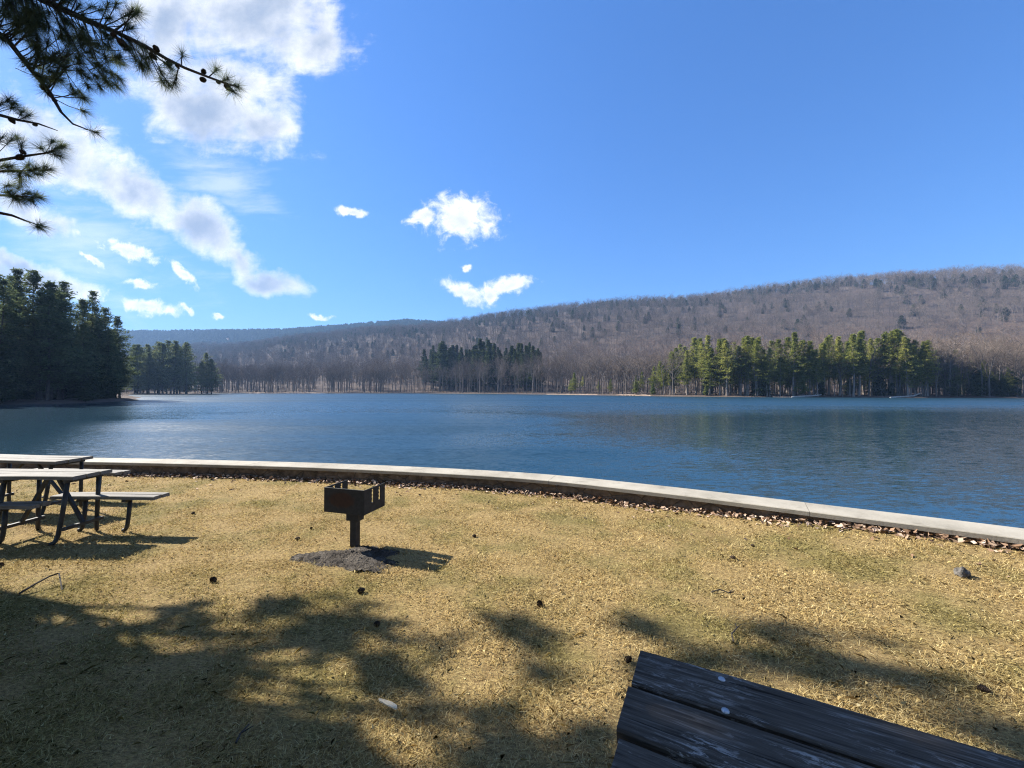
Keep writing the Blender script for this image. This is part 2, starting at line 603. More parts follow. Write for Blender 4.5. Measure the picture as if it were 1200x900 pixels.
mb = MB()
sweep(mb, 0.5, seg[-1] - .5, [(.035, -1.6), (.035, .187), (.40, .187), (.40, -1.6)], .5)
mb.build('wall_face', MAT['stone'], root)
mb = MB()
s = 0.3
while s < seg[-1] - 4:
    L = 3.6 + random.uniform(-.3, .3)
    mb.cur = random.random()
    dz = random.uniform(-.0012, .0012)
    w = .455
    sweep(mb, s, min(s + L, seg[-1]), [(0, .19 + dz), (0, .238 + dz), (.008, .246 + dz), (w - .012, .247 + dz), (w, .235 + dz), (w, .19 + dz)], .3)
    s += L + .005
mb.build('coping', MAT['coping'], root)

# ------------------------------------------------------------------ terrain with the lake basin and the ridges
LAKE = [(-38, -38), (-38, 9), (-52, 26), (-72, 44), (-77, 58), (-75, 66), (-79, 82), (-96, 100), (-135, 140), (-172, 176), (-181, 185), (-141, 190), (-141, 193), (-190, 205),
        (-196, 254), (-112, 262), (-55, 255), (0, 214), (35, 168), (57, 134), (78, 122), (100, 117), (120, 111), (139, 107), (160, 100), (150, 60), (120, 10), (75, -38)]
LA = np.array(LAKE, float)


def lake_sd(x, y):
    """signed distance to the shore, positive inside the basin"""
    x, y = np.asarray(x, float), np.asarray(y, float)
    best = np.full(x.shape, 1e9)
    ins = np.zeros(x.shape, bool)
    for (ax, ay), (bx, by) in zip(LA, np.roll(LA, -1, 0)):
        dx, dy = bx - ax, by - ay
        tq = np.clip(((x - ax) * dx + (y - ay) * dy) / (dx * dx + dy * dy), 0, 1)
        best = np.minimum(best, np.hypot(x - ax - tq * dx, y - ay - tq * dy))
        cond = ((ay > y) != (by > y))
        with np.errstate(divide='ignore', invalid='ignore'):
            xi = ax + (y - ay) * dx / (dy if dy != 0 else 1e-9)
        ins ^= cond & (x < xi)
    return np.where(ins, best, -best)


def wob(x, y):
    return 3.0 * np.sin(x * .11 + 1) * np.sin(y * .09) + 1.5 * np.sin(x * .31 + y * .23)


def terrain(x, y):
    x, y = np.asarray(x, float), np.asarray(y, float)
    d = -(lake_sd(x, y) + .4 * wob(x, y) * ss(40, 90, np.hypot(x, y)))
    z = WATER_Z + np.where(d < 0, np.maximum(d * .12, -2.0), .45 * ss(0, 2.5, d) + .9 * ss(3, 40, d))
    p = (y - 900 + .31 * x) / 1.047
    H = np.interp(x, [-1600, -1200, -800, -500, -208, 0, 181, 341, 483, 611, 830, 1200], [90, 104, 115, 125, 142, 154, 164, 170, 175, 176, 174, 174])
    u = np.clip((p + 650) / 650, 0, 1.35)
    prof = np.where(u < 1, u * u * (3 - 2 * u), 1 - 1.2 * (u - 1) ** 2)
    rough = 1 + .05 * np.sin(x * .013 + .5) + .035 * np.sin(x * .031 + y * .02)
    hill = H * np.clip(prof, .2 if False else 0, 1) * np.where(u < 1, 1 + (rough - 1) * (1 - u * .6), 1 + (rough - 1) * .4)
    # a farther ridge showing beyond the left end of the near one
    p2 = (y - 1500 + .1 * x) / 1.005
    H2 = np.interp(x, [-2600, -1600, -900, -400, 0, 400], [230, 236, 232, 262, 230, 100])
    far = H2 * ss(-560, 0, p2) * (1 - .6 * ss(0, 900, p2))
    fwd = ss(-200, 60, y)
    return z + np.maximum(hill, far) * fwd * ss(0, 60, d)


ang = np.concatenate([np.linspace(-180, -62, 40)[:-1], np.linspace(-62, 62, 330)[:-1], np.linspace(62, 180, 40)])
rad = np.concatenate([[0.0], np.geomspace(18, 2350, 240)])
A, RR = np.meshgrid(np.radians(ang), rad)
X, Y = RR * np.sin(A), RR * np.cos(A)
Z = terrain(X, Y)
tag(grid_mesh('terrain', np.stack([X, Y, Z], -1)[:, ::-1], MAT['forest_ground']), None, None, kind='structure')

wv = np.array([[[-420, -120, WATER_Z], [420, -120, WATER_Z]], [[-420, 420, WATER_Z], [420, 420, WATER_Z]]])
tag(grid_mesh('lake_water', wv, MAT['water'], smooth=False), None, None, kind='structure')


def tz(x, y):
    return float(terrain(np.array([x]), np.array([y]))[0])


# ------------------------------------------------------------------ trees
def pine_parts(seed, h, z0f, rad, crown_mat, dens=1.0, card=.42, shape=.8):
    r = np.random.default_rng(seed)
    mb = MB()
    lean = r.normal(0, .012, 2)
    zs = np.linspace(0, h * .985, 9)
    cx = lambda z: lean[0] * z + .12 * math.sin(z * .35 + seed)
    cy = lambda z: lean[1] * z + .12 * math.cos(z * .3 + seed * 2)
    mb.tube([(cx(z), cy(z), z - (.3 if i == 0 else 0)) for i, z in enumerate(zs)], [h * .0115 * (1 - .93 * z / h) + (.06 if i == 0 else 0) for i, z in enumerate(zs)], 7)
    z0 = h * z0f
    C, D, S = [], [], []
    z = z0 * .55
    while z < h:
        tcr = (z - z0) / (h - z0)
        n = int(r.integers(3, 6))
        a0 = r.random() * 6.28
        if tcr < 0:
            n = int(r.integers(0, 2))
        for k in range(n):
            a = a0 + k * 6.28 / max(n, 1) + r.normal(0, .3)
            if tcr >= 0:
                L = rad * (max(1 - tcr, .02) ** shape) * (.45 + .55 * min(1, tcr / .2)) * r.choice([r.uniform(.35, .8), r.uniform(.75, 1.3)]) + .2
            else:
                L = rad * r.uniform(.15, .45)
            slope = -.10 + .42 * max(tcr, 0) + r.normal(0, .13)
            o = np.array([cx(z), cy(z), z])
            dv = np.array([math.cos(a), math.sin(a), slope]); dv /= np.linalg.norm(dv)
            up = np.array([0, 0, .10 * L])
            mid = o + dv * L * .5 - up * .35
            end = o + dv * L + up * .5
            mb.tube([o, mid, end], [.02 + .012 * L, .015 + .006 * L, .008], 3, cap=False)
            if tcr < 0 and r.random() < .8:
                continue
            ns = max(2, int(L / .42))
            for i in range(ns):
                s = .22 + .78 * (i + r.random() * .7) / ns
                q = (1 - s) ** 2 * o + 2 * s * (1 - s) * mid + s * s * end
                k2 = max(3, int(dens * (7 + 5 * s)))
                spread = .14 + .20 * L * (.35 + .65 * math.sin(min(s, 1) * 2.6)) * .55
                cc = q + r.normal(0, 1, (k2, 3)) * [spread, spread, .11 + .03 * L] + [0, 0, .08]
                C.append(cc)
                dd = dv * .7 + r.normal(0, .75, (k2, 3)) * [1, 1, .55]
                D.append(dd)
                S.append(r.uniform(.6, 1.3, k2) * card)
        z += r.uniform(.38, .72) * (1.0 if tcr < .8 else .6) * h / 20
    C, D, S = np.concatenate(C), np.concatenate(D), np.concatenate(S)
    D /= np.linalg.norm(D, axis=1)[:, None]
    N = r.normal(0, .45, C.shape) + [0, 0, 1]
    W = np.cross(D, N); W /= np.linalg.norm(W, axis=1)[:, None] + 1e-9
    V = np.stack([C - D * S[:, None] * .5 - W * S[:, None] * .26, C + W * S[:, None] * .3 - D * S[:, None] * .2, C + D * S[:, None] * .6], 1)
    ti = np.clip(.5 + .35 * r.normal(0, 1, len(C)) * .5 + .18 * np.repeat(r.normal(0, 1, len(C) // 10 + 1), 10)[:len(C)], 0, 1)
    return mb, V, ti


def make_tree(name, mb, V, ti, bark, leaf, fsize=3):
    root = empty(name, (0, 0, 0))
    mb.build('trunk', bark, root)
    me = tri_mesh('crown', V, leaf, ti, fsize)
    link('crown', me, root)
    return root


def bare_parts(seed, h):
    r = np.random.default_rng(seed)
    mb = MB()
    Q = []
    ribbons = []

    def rib(a, b, w0, w1):
        d = b - a
        n = np.cross(d, r.normal(0, 1, 3))
        n /= np.linalg.norm(n) + 1e-9
        ribbons.append((a - n * w0, a + n * w0, b + n * w1, b - n * w1))

    def grow(p, d, L, rad, lev):
        d = d / np.linalg.norm(d)
        bend = r.normal(0, .14, 3) * [1, 1, .5]
        q1 = p + d * L * .5
        d2 = d + bend + [0, 0, .10]
        d2 /= np.linalg.norm(d2)
        q2 = q1 + d2 * L * .5
        if lev <= 1:
            mb.tube([p, q1, q2], [rad, rad * .8, rad * .55], 5 if lev == 0 else 4, cap=False)
        elif lev == 2:
            mb.tube([p, q2], [rad, rad * .5], 3, cap=False)
        else:
            rib(p, q1, rad, rad * .8); rib(q1, q2, rad * .8, rad * .3)
        if lev >= 4:
            return
        n = (0, 4, 4, 4)[lev] if lev else int(r.integers(6, 9))
        for k in range(n):
            s = r.uniform(.42, 1.0) if lev else r.uniform(.45, 1.0)
            o = p + d * L * s if s < .5 else q1 + d2 * L * (s - .5)
            sp = .75 if lev else .62
            nd = d2 + r.normal(0, sp, 3) * [1, 1, .6] + [0, 0, .18]
            grow(o, nd, L * ((.42, .58, .55, .5)[lev]) * r.uniform(.75, 1.2), max(rad * (.45 if lev else .42), .016), lev + 1)

    grow(np.array([0, 0, -.3]), np.array([r.normal(0, .03), r.normal(0, .03), 1.0]), h * .72, h * .0115, 0)
    V = np.array(ribbons)
    return mb, V, np.clip(r.normal(.5, .2, len(V)), 0, 1)


def make_bare(seed, h):
    mb, V, ti = bare_parts(seed, h)
    return make_tree('bare_tree', mb, V, ti, MAT['bark_grey'], MAT['twig'], 4)


HIDE_PROTOS = []
pine_h = {}


def pine_protos(key, mat, specs):
    out = []
    for (seed, h, z0, rad, dens, card, shape) in specs:
        mb, V, ti = pine_parts(seed, h, z0, rad, mat, dens, card, shape)
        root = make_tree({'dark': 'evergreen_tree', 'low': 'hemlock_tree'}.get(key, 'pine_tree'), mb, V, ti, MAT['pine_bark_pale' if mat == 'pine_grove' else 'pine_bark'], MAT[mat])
        root['_h'] = h
        out.append(root)
    return out


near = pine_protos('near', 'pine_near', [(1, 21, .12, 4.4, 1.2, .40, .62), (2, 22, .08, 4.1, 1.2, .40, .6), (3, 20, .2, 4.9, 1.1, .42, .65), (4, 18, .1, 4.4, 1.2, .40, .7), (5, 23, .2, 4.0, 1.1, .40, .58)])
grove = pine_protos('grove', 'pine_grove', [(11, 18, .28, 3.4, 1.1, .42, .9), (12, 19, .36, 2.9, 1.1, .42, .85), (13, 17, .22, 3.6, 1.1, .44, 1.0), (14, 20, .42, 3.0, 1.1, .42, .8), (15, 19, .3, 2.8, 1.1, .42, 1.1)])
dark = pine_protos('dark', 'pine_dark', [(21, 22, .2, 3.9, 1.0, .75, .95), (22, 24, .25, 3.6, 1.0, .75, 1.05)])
young = pine_protos('young', 'pine_young', [(31, 9, .12, 2.6, 1.3, .42, .8), (32, 7, .08, 2.2, 1.3, .42, .8)])
LOW_HERE = 0
low = pine_protos('low', 'pine_dark', [(41, 8, .03, 2.3, 1.2, .5, .75), (42, 7, .05, 2.4, 1.2, .5, .85)])
bare = [make_bare(40 + i, 15 + i) for i in range(5)]

used = set()


def plant(protos, x, y, h, label, cat, group, squash=1.0):
    fresh = [q for q in protos if q.name not in used]
    pr = fresh[0] if fresh else random.choice(protos)
    ph = pr.get('_h', 17.0)
    s = h / ph
    z = tz(x, y)
    rz = random.uniform(0, 6.28)
    if pr.name in used:
        o = copy_tree(pr, (x, y, z), rz, (s * squash, s * squash, s))
    else:
        used.add(pr.name)
        o = pr
        o.location, o.rotation_euler, o.scale = (x, y, z), (0, 0, rz), (s * squash, s * squash, s)
    tag(o, label, cat, group)
    return o


for i, b in enumerate(bare):
    b['_h'] = 15.5 + i


def shore_y(px):
    """forward distance of the far shore in direction px"""
    k = (px - 600) / F
    ys = np.arange(40, 330, 1.0)
    sd = lake_sd(k * ys, ys)
    ii = np.where(sd > 0)[0]
    return float(ys[ii[-1]]) if len(ii) else 100.0


def top_h(px, py, y, z):
    return CAM_H + (HOR - py) / F * y - z


# --- near point on the left
G = 'tall pines on the near left point'
tops = [(-260, 330), (-100, 322), (0, 322), (22, 316), (48, 319), (66, 332), (80, 331), (97, 352), (112, 342), (128, 362), (143, 372)]
tpx, tpy = zip(*tops)
left_sites = []
for px, py in tops[2:]:
    left_sites.append((px, py, random.uniform(6, 14)))
for k in range(58):
    px = random.uniform(-250, 146)
    left_sites.append((px, np.interp(px, tpx, tpy) + random.uniform(4, 45), random.uniform(1.5, 34)))
for k, (px, py, off) in enumerate(left_sites):
    k_ = (px - 600) / F
    base = np.interp(px, [-260, 0, 80, 120, 145], [40, 58, 65, 74, 80])
    y = base + off * .75
    if px > 95: y = base + min(off, 9)
    x = k_ * y - random.uniform(0, 1)
    z = tz(x, y)
    if z < WATER_Z + .15: x -= 3
    plant(near, x, y, top_h(px, py, y, tz(x, y)), 'tall dark pine in the dense stand on the near left point', 'pine tree', G, random.uniform(.85, 1.1))

for k in range(40):
    px = random.uniform(-60, 146)
    y = float(np.interp(px, [-260, 0, 80, 120, 145], [40, 58, 65, 74, 80])) + (random.uniform(1, 9) if px > 100 else random.uniform(1, 34))
    x = (px - 600) / F * y
    plant(low, x, y, random.uniform(3, 8.5), 'low evergreen closing the gaps between the trunks of the near left point', 'evergreen tree', 'low evergreens of the near left point', 1.25)

# --- unseen pines added behind the camera to block sky fill on the near lawn
for x_, y_, h_, lab in ((-7.5, -5.5, 19, 'unseen big pine added to cut sky light, left behind the dark table'), (-13.5, -1.5, 17, 'unseen pine added to cut sky light beyond the big overhanging pine'), (2.5, -8.5, 21, 'unseen tall pine added to cut sky light straight behind the dark table'),
                        (10.5, -8, 18, 'unseen pine added to cut sky light, right behind the dark table'), (-2.5, -13, 22, 'unseen tallest pine added to cut sky light behind the lawn'), (7, -15, 20, 'unseen pine added to cut sky light, farthest behind the camera')):
    o = copy_tree(near[0 if h_ < 20 else 1], (x_, y_, 0), random.uniform(0, 6.28), h_ / 21.0)
    tag(o, lab, 'pine tree', 'unseen pines added to cut sky light')

# --- second point behind it
G = 'pines on the second left point'
for k in range(20):
    px = random.uniform(150, 226)
    y = random.uniform(193, 215)
    top = np.interp(px, [150, 170, 190, 210, 226], [403, 404, 399, 398, 402]) + random.uniform(0, 12)
    x = (px - 600) / F * y
    plant(near, x, y, top_h(px, top, y, tz(x, y)), 'pine standing in the small clump on the second left point', 'pine tree', G, 1.15)
for px, top in ((243, 414), (236, 424), (248, 421)):
    y = 195 + random.uniform(0, 2)
    x = (px - 600) / F * y
    plant(near, x, y, top_h(px, top, y, tz(x, y)), 'smaller pine at the water end of the second left point', 'pine tree', 'end pines of the second point', 1.2)

# --- right grove on the far shore
G = 'pines of the right grove'
gt = [(660, 425), (700, 436), (760, 425), (785, 412), (805, 398), (830, 394), (860, 392), (900, 398), (930, 391), (960, 396), (1000, 390), (1035, 388), (1060, 388), (1085, 400), (1110, 408), (1140, 425), (1200, 440)]
gx, gy = zip(*gt)
for k in range(140):
    px = 780 + 312 * (k * .618034 % 1.0) + random.uniform(-3, 3)
    y = shore_y(px) + random.choice([random.uniform(2.5, 9), random.uniform(5, 36)])
    top = np.interp(px, gx, gy) + random.uniform(-2, 18) + (16 if random.random() < .25 else 0)
    x = (px - 600) / F * y
    plant(grove, x, y, top_h(px, top, y, tz(x, y)), 'sunlit green pine with a bare lower trunk in the right lakeside grove', 'pine tree', G, random.uniform(1.0, 1.4))
G = 'scattered pines at the grove ends'
for px, top in ((672, 437), (683, 441), (668, 446), (702, 447), (716, 444), (745, 440), (752, 436), (766, 430), (775, 424), (1118, 428), (1135, 436), (1160, 444), (1100, 420), (1182, 438), (1195, 447), (1125, 446), (1108, 418), (1142, 430), (1150, 441), (1172, 436), (1190, 442), (1210, 436)):
    y = shore_y(px) + random.uniform(3, 14)
    x = (px - 600) / F * y
    plant(grove if px < 1000 else near, x, y, top_h(px, top, y, tz(x, y)), 'shorter pine among bare trees beside the right grove', 'pine tree', G, 1.25)
for k in range(16):
    px = 1090 + 115 * (k * .618034 % 1.0)
    y = shore_y(px) + random.uniform(3, 24)
    x = (px - 600) / F * y
    top = float(np.interp(px, [1090, 1130, 1205], [402, 418, 432])) + random.uniform(-4, 16)
    plant(grove, x, y, top_h(px, top, y, tz(x, y)), 'shorter pine among bare trees beside the right grove', 'pine tree', G, random.uniform(1.0, 1.3))
for px, top, lab in ((940, 436, 'young yellow-green pine low at the waterside in front of the right grove'), (827, 452, 'small pale green pine on the shore left of the grove')):
    y = shore_y(px) + 2.2
    x = (px - 600) / F * y
    plant(young, x, y, top_h(px, top, y, tz(x, y)), lab, 'pine tree', None)
for px, top in ((745, 447), (765, 450)):
    y = shore_y(px) + 2.5
    x = (px - 600) / F * y
    plant(young, x, y, top_h(px, top, y, tz(x, y)), 'bright young pine on the pale far shore between bare trees', 'pine tree', 'young pines on the far shore')

G = 'low dark hemlocks under the grove'
for k in range(18):
    px = random.uniform(800, 1195)
    y = shore_y(px) + random.uniform(3, 12)
    x = (px - 600) / F * y
    plant(low, x, y, random.uniform(3.5, 9.5), 'low dark evergreen filling the shade between the trunks of the right shore', 'evergreen tree', G, 1.3)

# --- dark evergreens above the bare trees in the middle
G = 'dark evergreens in the middle wood'
for k in range(95):
    px = 498 + 138 * (k * .618034 % 1.0) + random.uniform(-2, 2)
    y = shore_y(px) + random.uniform(30, 75)
    top = np.interp(px, [495, 520, 560, 600, 636], [408, 406, 404, 406, 408]) + random.choice([random.uniform(-3, 3), random.uniform(2, 18)]) + 4 * math.sin(px * .13)
    x = (px - 600) / F * y
    plant(dark, x, y, top_h(px, top, y, tz(x, y)), 'dark evergreen rising above the bare trees of the middle shore', 'evergreen tree', G, random.uniform(.95, 1.45))

# --- bare trees along the far shore: individuals in front, the rest as one mass
G = 'bare trees along the far shore'
n_bare = 0
while n_bare < 285:
    px = random.uniform(228, 1215)
    y0 = shore_y(px)
    w = 1.0
    if 790 < px < 1085: w = .22
    if random.random() > w: continue
    y = y0 + 2.5 + abs(random.gauss(0, 1)) * 14
    x = (px - 600) / F * y
    h = random.uniform(12, 19) * (1.15 if y0 > 180 else .95)
    lab = 'slender bare grey tree in the leafless wood along the far shore'
    plant(bare, x, y, h, lab, 'bare tree', G, random.uniform(.9, 1.2))
    n_bare += 1


def instanced(name, label, cat, pts, pick, scale, rot, protos):
    """one mass of far-off trees: points that carry whole trees"""
    me = bpy.data.meshes.new(name)
    me.vertices.add(len(pts))
    me.vertices.foreach_set('co', np.asarray(pts, np.float32).reshape(-1))
    for nm, ty, v in (('pick', 'INT', pick), ('tsc', 'FLOAT', scale), ('trot', 'FLOAT', rot)):
        a = me.attributes.new(nm, ty, 'POINT')
        a.data.foreach_set('value', np.asarray(v, np.int32 if ty == 'INT' else np.float32))
    o = link(name, me)
    ng = bpy.data.node_groups.new(name + '_nodes', 'GeometryNodeTree')
    ng.interface.new_socket('Geometry', in_out='INPUT', socket_type='NodeSocketGeometry')
    ng.interface.new_socket('Geometry', in_out='OUTPUT', socket_type='NodeSocketGeometry')
    N, Lk = ng.nodes, ng.links
    gi, go = N.new('NodeGroupInput'), N.new('NodeGroupOutput')
    allj = N.new('GeometryNodeJoinGeometry')
    for pr in reversed(protos):
        j = N.new('GeometryNodeJoinGeometry')
        for ch in pr.children:
            oi = N.new('GeometryNodeObjectInfo')
            oi.transform_space = 'ORIGINAL'
            oi.inputs['Object'].default_value = ch
            Lk.new(oi.outputs['Geometry'], j.inputs[0])
        gti = N.new('GeometryNodeGeometryToInstance')
        Lk.new(j.outputs[0], gti.inputs[0])
        Lk.new(gti.outputs[0], allj.inputs[0])
    iop = N.new('GeometryNodeInstanceOnPoints')
    Lk.new(gi.outputs[0], iop.inputs['Points'])
    Lk.new(allj.outputs[0], iop.inputs['Instance'])
    iop.inputs['Pick Instance'].default_value = True

    def at(nm, ty):
        a = N.new('GeometryNodeInputNamedAttribute'); a.data_type = ty
        a.inputs['Name'].default_value = nm
        return a.outputs['Attribute']
    Lk.new(at('pick', 'INT'), iop.inputs['Instance Index'])
    cb = N.new('ShaderNodeCombineXYZ'); Lk.new(at('trot', 'FLOAT'), cb.inputs[2])
    Lk.new(cb.outputs[0], iop.inputs['Rotation'])
    cs = N.new('ShaderNodeCombineXYZ')
    sc_ = at('tsc', 'FLOAT')
    wd = N.new('ShaderNodeMath'); wd.operation = 'MULTIPLY'; wd.inputs[1].default_value = 1.12
    Lk.new(sc_, wd.inputs[0])
    Lk.new(wd.outputs[0], cs.inputs[0]); Lk.new(wd.outputs[0], cs.inputs[1]); Lk.new(sc_, cs.inputs[2])
    Lk.new(cs.outputs[0], iop.inputs['Scale'])
    Lk.new(iop.outputs[0], go.inputs[0])
    md = o.modifiers.new('trees', 'NODES'); md.node_group = ng
    tag(o, label, cat, None, 'stuff')
    return o


def scatter(n, ymin, ymax, test, kx=1.45, power=1.0):
    yy = ymin + (ymax - ymin) * rng.random(n) ** power
    yy = np.sqrt(ymin ** 2 + (ymax ** 2 - ymin ** 2) * rng.random(n) ** power)
    xx = (rng.random(n) * 2 - 1) * kx * yy
    k = test(xx, yy)
    return xx[k], yy[k]


def perp(x, y):
    return (y - 900 + .31 * x) / 1.047


x1, y1 = scatter(46000, 95, 1500, lambda x, y: (perp(x, y) < 90) & (lake_sd(x, y) < -14), power=1.25)
keep = rng.random(len(x1)) < np.where(perp(x1, y1) < -560, 1, .85)
x1, y1 = x1[keep], y1[keep]
inleft = (x1 < -.55 * y1) & (y1 < 215)
x1, y1 = x1[~inleft], y1[~inleft]
z1 = terrain(x1, y1)
instanced('hillside_forest', 'leafless grey-brown wood covering the hillside across the lake', 'forest', np.stack([x1, y1, z1], 1), rng.integers(0, 5, len(x1)), rng.uniform(.7, 1.1, len(x1)), rng.random(len(x1)) * 6.28, bare)

x2, y2 = scatter(60000, 300, 1500, lambda x, y: (perp(x, y) < 60) & (perp(x, y) > -420), power=1.0)
pn = np.sin(x2 * .011 + 1.3) * np.sin(y2 * .013 + x2 * .004) + .5 * np.sin(x2 * .031 + y2 * .02)
prob = .42 * ss(-360, -80, perp(x2, y2)) * ss(-.7, .8, pn) + .04
prob += .40 * ss(-70, -10, perp(x2, y2)) * (1 - .6 * ss(200, 500, x2))
keep = rng.random(len(x2)) < prob
x2, y2 = x2[keep], y2[keep]
x3, y3 = scatter(60000, 900, 1800, lambda x, y: (x < 0) & (y - 1500 + .1 * x > -420) & (y - 1500 + .1 * x < 60))
x2, y2 = np.concatenate([x2, x3]), np.concatenate([y2, y3])
z2 = terrain(x2, y2)
instanced('ridge_evergreens', 'dark evergreens scattered over the upper slopes and along the ridge', 'forest', np.stack([x2, y2, z2], 1), rng.integers(0, 2, len(x2)), rng.uniform(.9, 1.75, len(x2)) * np.where(np.arange(len(x2)) >= len(x2) - len(x3), 1.25, 1), rng.random(len(x2)) * 6.28, low)

# wood floor brush along the far bank
x4, y4 = scatter(9000, 60, 275, lambda x, y: (lake_sd(x, y) < -1.2) & (lake_sd(x, y) > -26) & ~((x < -.85 * y) & (y < 110)))
z4 = terrain(x4, y4)
instanced('shore_brush', 'low tangled brown brush along the far bank', 'brush', np.stack([x4, y4, z4], 1), rng.integers(0, 5, len(x4)), rng.uniform(.08, .22, len(x4)), rng.random(len(x4)) * 6.28, bare)

# logs, beach strip on the far shore
for px, L, a, lab in ((945, 9, .05, 'short bleached log at the waterline in front of the right grove'), (1061, 11, .35, 'long bleached fallen trunk sloping into the water at the right')):
    y = shore_y(px) + .2
    x = (px - 600) / F * y
    mb = MB()
    mb.tube([(-L / 2, 0, -.1), (-L / 6, .1, .1), (L / 4, -.1, .35), (L / 2, 0, .55 + a * 2)], [.24, .26, .22, .1], 7)
    mb.tube([(L / 4, 0, .3), (L / 4 + .6, -.3, 1.2)], [.09, .03], 5)
    o = mb.build('fallen_log', MAT['log'])
    o.location, o.rotation_euler = (x, y, WATER_Z + .15), (0, 0, random.uniform(-.2, .2))
    tag(o, lab, 'log')
SH = LA[:, :]
def beach(pa, pb, w, off):
    mb = MB()
    n = 24
    P = np.zeros((2, n, 3))
    for i in range(n):
        px = pa + (pb - pa) * i / (n - 1)
        y = shore_y(px)
        k = (px - 600) / F
        e = math.sin(math.pi * i / (n - 1)) ** .5
        P[0, i] = (k * y, y - .5, WATER_Z + .03)
        yy = y + off + w * e * random.uniform(.7, 1)
        P[1, i] = (k * yy, yy, max(tz(k * yy, yy) + .15, WATER_Z + .35))
    return grid_mesh('beach', P, MAT['sand'])
for a in ((722, 762, 4, .5), (268, 385, 7, .5), (640, 700, 3, .4), (905, 925, 2, .3)):
    tag(beach(*a), None, None, kind='structure')

# ------------------------------------------------------------------ big pine by the tables, its boughs reaching into the picture
def needle_tufts(C, D, n, L, w, r, spread=1.0):
    """C centres, D shoot directions; long needles fanning from each shoot"""
    k = len(C)
    C = np.repeat(C, n, 0); D = np.repeat(D, n, 0)
    s = r.random((k * n, 1))
    d = D * (.55 + .5 * s) + r.normal(0, .55 * spread, C.shape)
    d /= np.linalg.norm(d, axis=1)[:, None]
    b = C - D * (1 - s) * .09
    l = (L * r.uniform(.65, 1.1, (k * n, 1)))
    nrm_ = np.cross(d, r.normal(0, 1, C.shape)); nrm_ /= np.linalg.norm(nrm_, axis=1)[:, None]
    tip = b + d * l + np.array([0, 0, -.012])
    V = np.stack([b - nrm_ * w, b + nrm_ * w, tip], 1)
    return V, np.repeat(np.clip(r.normal(.5, .2, k), 0, 1), n)


r = np.random.default_rng(99)
BASE = Vector((-10.7, 5.75, 0))
root = tag(empty('pine_tree', BASE), 'big pine whose boughs with dark cones hang into the top left corner', 'pine tree')
woody, shoots, sdirs = MB(), [], []
tr = MB()
tr.tube([(0, 0, -.2), (0, 0, .3), (.05, .02, 3), (.1, -.05, 7), (0, 0, 11), (.05, .1, 15), (0, .1, 18)], [.46, .34, .30, .26, .19, .11, .03], 14)
tr.build('trunk', MAT['pine_bark'], root, smooth=True)


def rel(p):
    return Vector(p) - BASE


def limb(p0, pts, r0, r1):
    pp = [rel(p0)] + [rel(q) for q in pts]
    k = len(pp)
    woody.tube(pp, [r0 + (r1 - r0) * i / (k - 1) for i in range(k)], 6)


def twig(a, b, r0=.007, sag=.03):
    a, b = Vector(a), Vector(b)
    m_ = (a + b) / 2 + Vector((0, 0, -sag * (b - a).length))
    woody.tube([rel(a), rel(m_), rel(b)], [r0, r0 * .8, r0 * .55], 4)
    shoots.append(np.array(b)); d = (b - m_).normalized(); sdirs.append(np.array(d))


def trunk_at(z):
    return Vector((BASE.x + .05, BASE.y, z))


# visible boughs (photograph's top left)
vis = []
main = [(-160, -150, 4.9), (-60, -70, 4.6), (40, -8, 4.35), (95, 18, 4.25), (130, 32, 4.2), (165, 49, 4.15), (190, 64, 4.1), (212, 75, 4.08), (240, 86, 4.05), (262, 94, 4.0), (272, 97, 4.0)]
mp = [ray(*q) for q in main]
limb(trunk_at(5.6), mp[:5], .062, .021); limb(mp[4] , mp[5:], .021, .006)
for q, s in (((208, 57), 208), ((200, 93), 205), ((250, 76), 240), ((276, 97), 262), ((262, 88), 255), ((270, 104), 262)):
    a = ray(s, np.interp(s, [m_[0] for m_ in main], [m_[1] for m_ in main]), 4.05)
    twig(a, ray(q[0], q[1], 4.05 + random.uniform(-.1, .1)), .006)
for k in range(118):
    s = random.uniform(-30, 172) if k % 3 else random.uniform(-30, 90)
    a = ray(s, np.interp(s, [m_[0] for m_ in main], [m_[1] for m_ in main]), 4.2)
    dx = random.uniform(6, 34); dy = random.uniform(-40, 62) if s < 100 else random.uniform(-34, 48)
    twig(a, ray(s + dx, max(-40, a.z * 0 + np.interp(s, [m_[0] for m_ in main], [m_[1] for m_ in main]) + dy), 4.2 + random.uniform(-.25, .25)), .006)
# drooping second bough below it
sec = [(-170, -60, 4.9), (-70, -10, 4.7), (0, 40, 4.5), (30, 78, 4.4), (52, 104, 4.35), (66, 128, 4.3), (80, 142, 4.3), (98, 149, 4.28)]
limb(trunk_at(5.1), [ray(*q) for q in sec], .04, .005)
twig(ray(*sec[-2]), ray(108, 152, 4.3), .005)
for k in range(54):
    s = random.uniform(-25, 58)
    yy = np.interp(s, [m_[0] for m_ in sec], [m_[1] for m_ in sec])
    twig(ray(s, yy, 4.4), ray(s + random.uniform(4, 46), yy + random.uniform(-52, 18), 4.4 + random.uniform(-.25, .25)), .006)
for k in range(36):
    s = random.uniform(30, 140)
    twig(ray(s - 25, 55 + random.uniform(-30, 25), 4.3), ray(s + random.uniform(0, 18), 70 + random.uniform(-45, 48) * (1 - abs(s - 90) / 90), 4.3 + random.uniform(-.2, .2)), .0045)
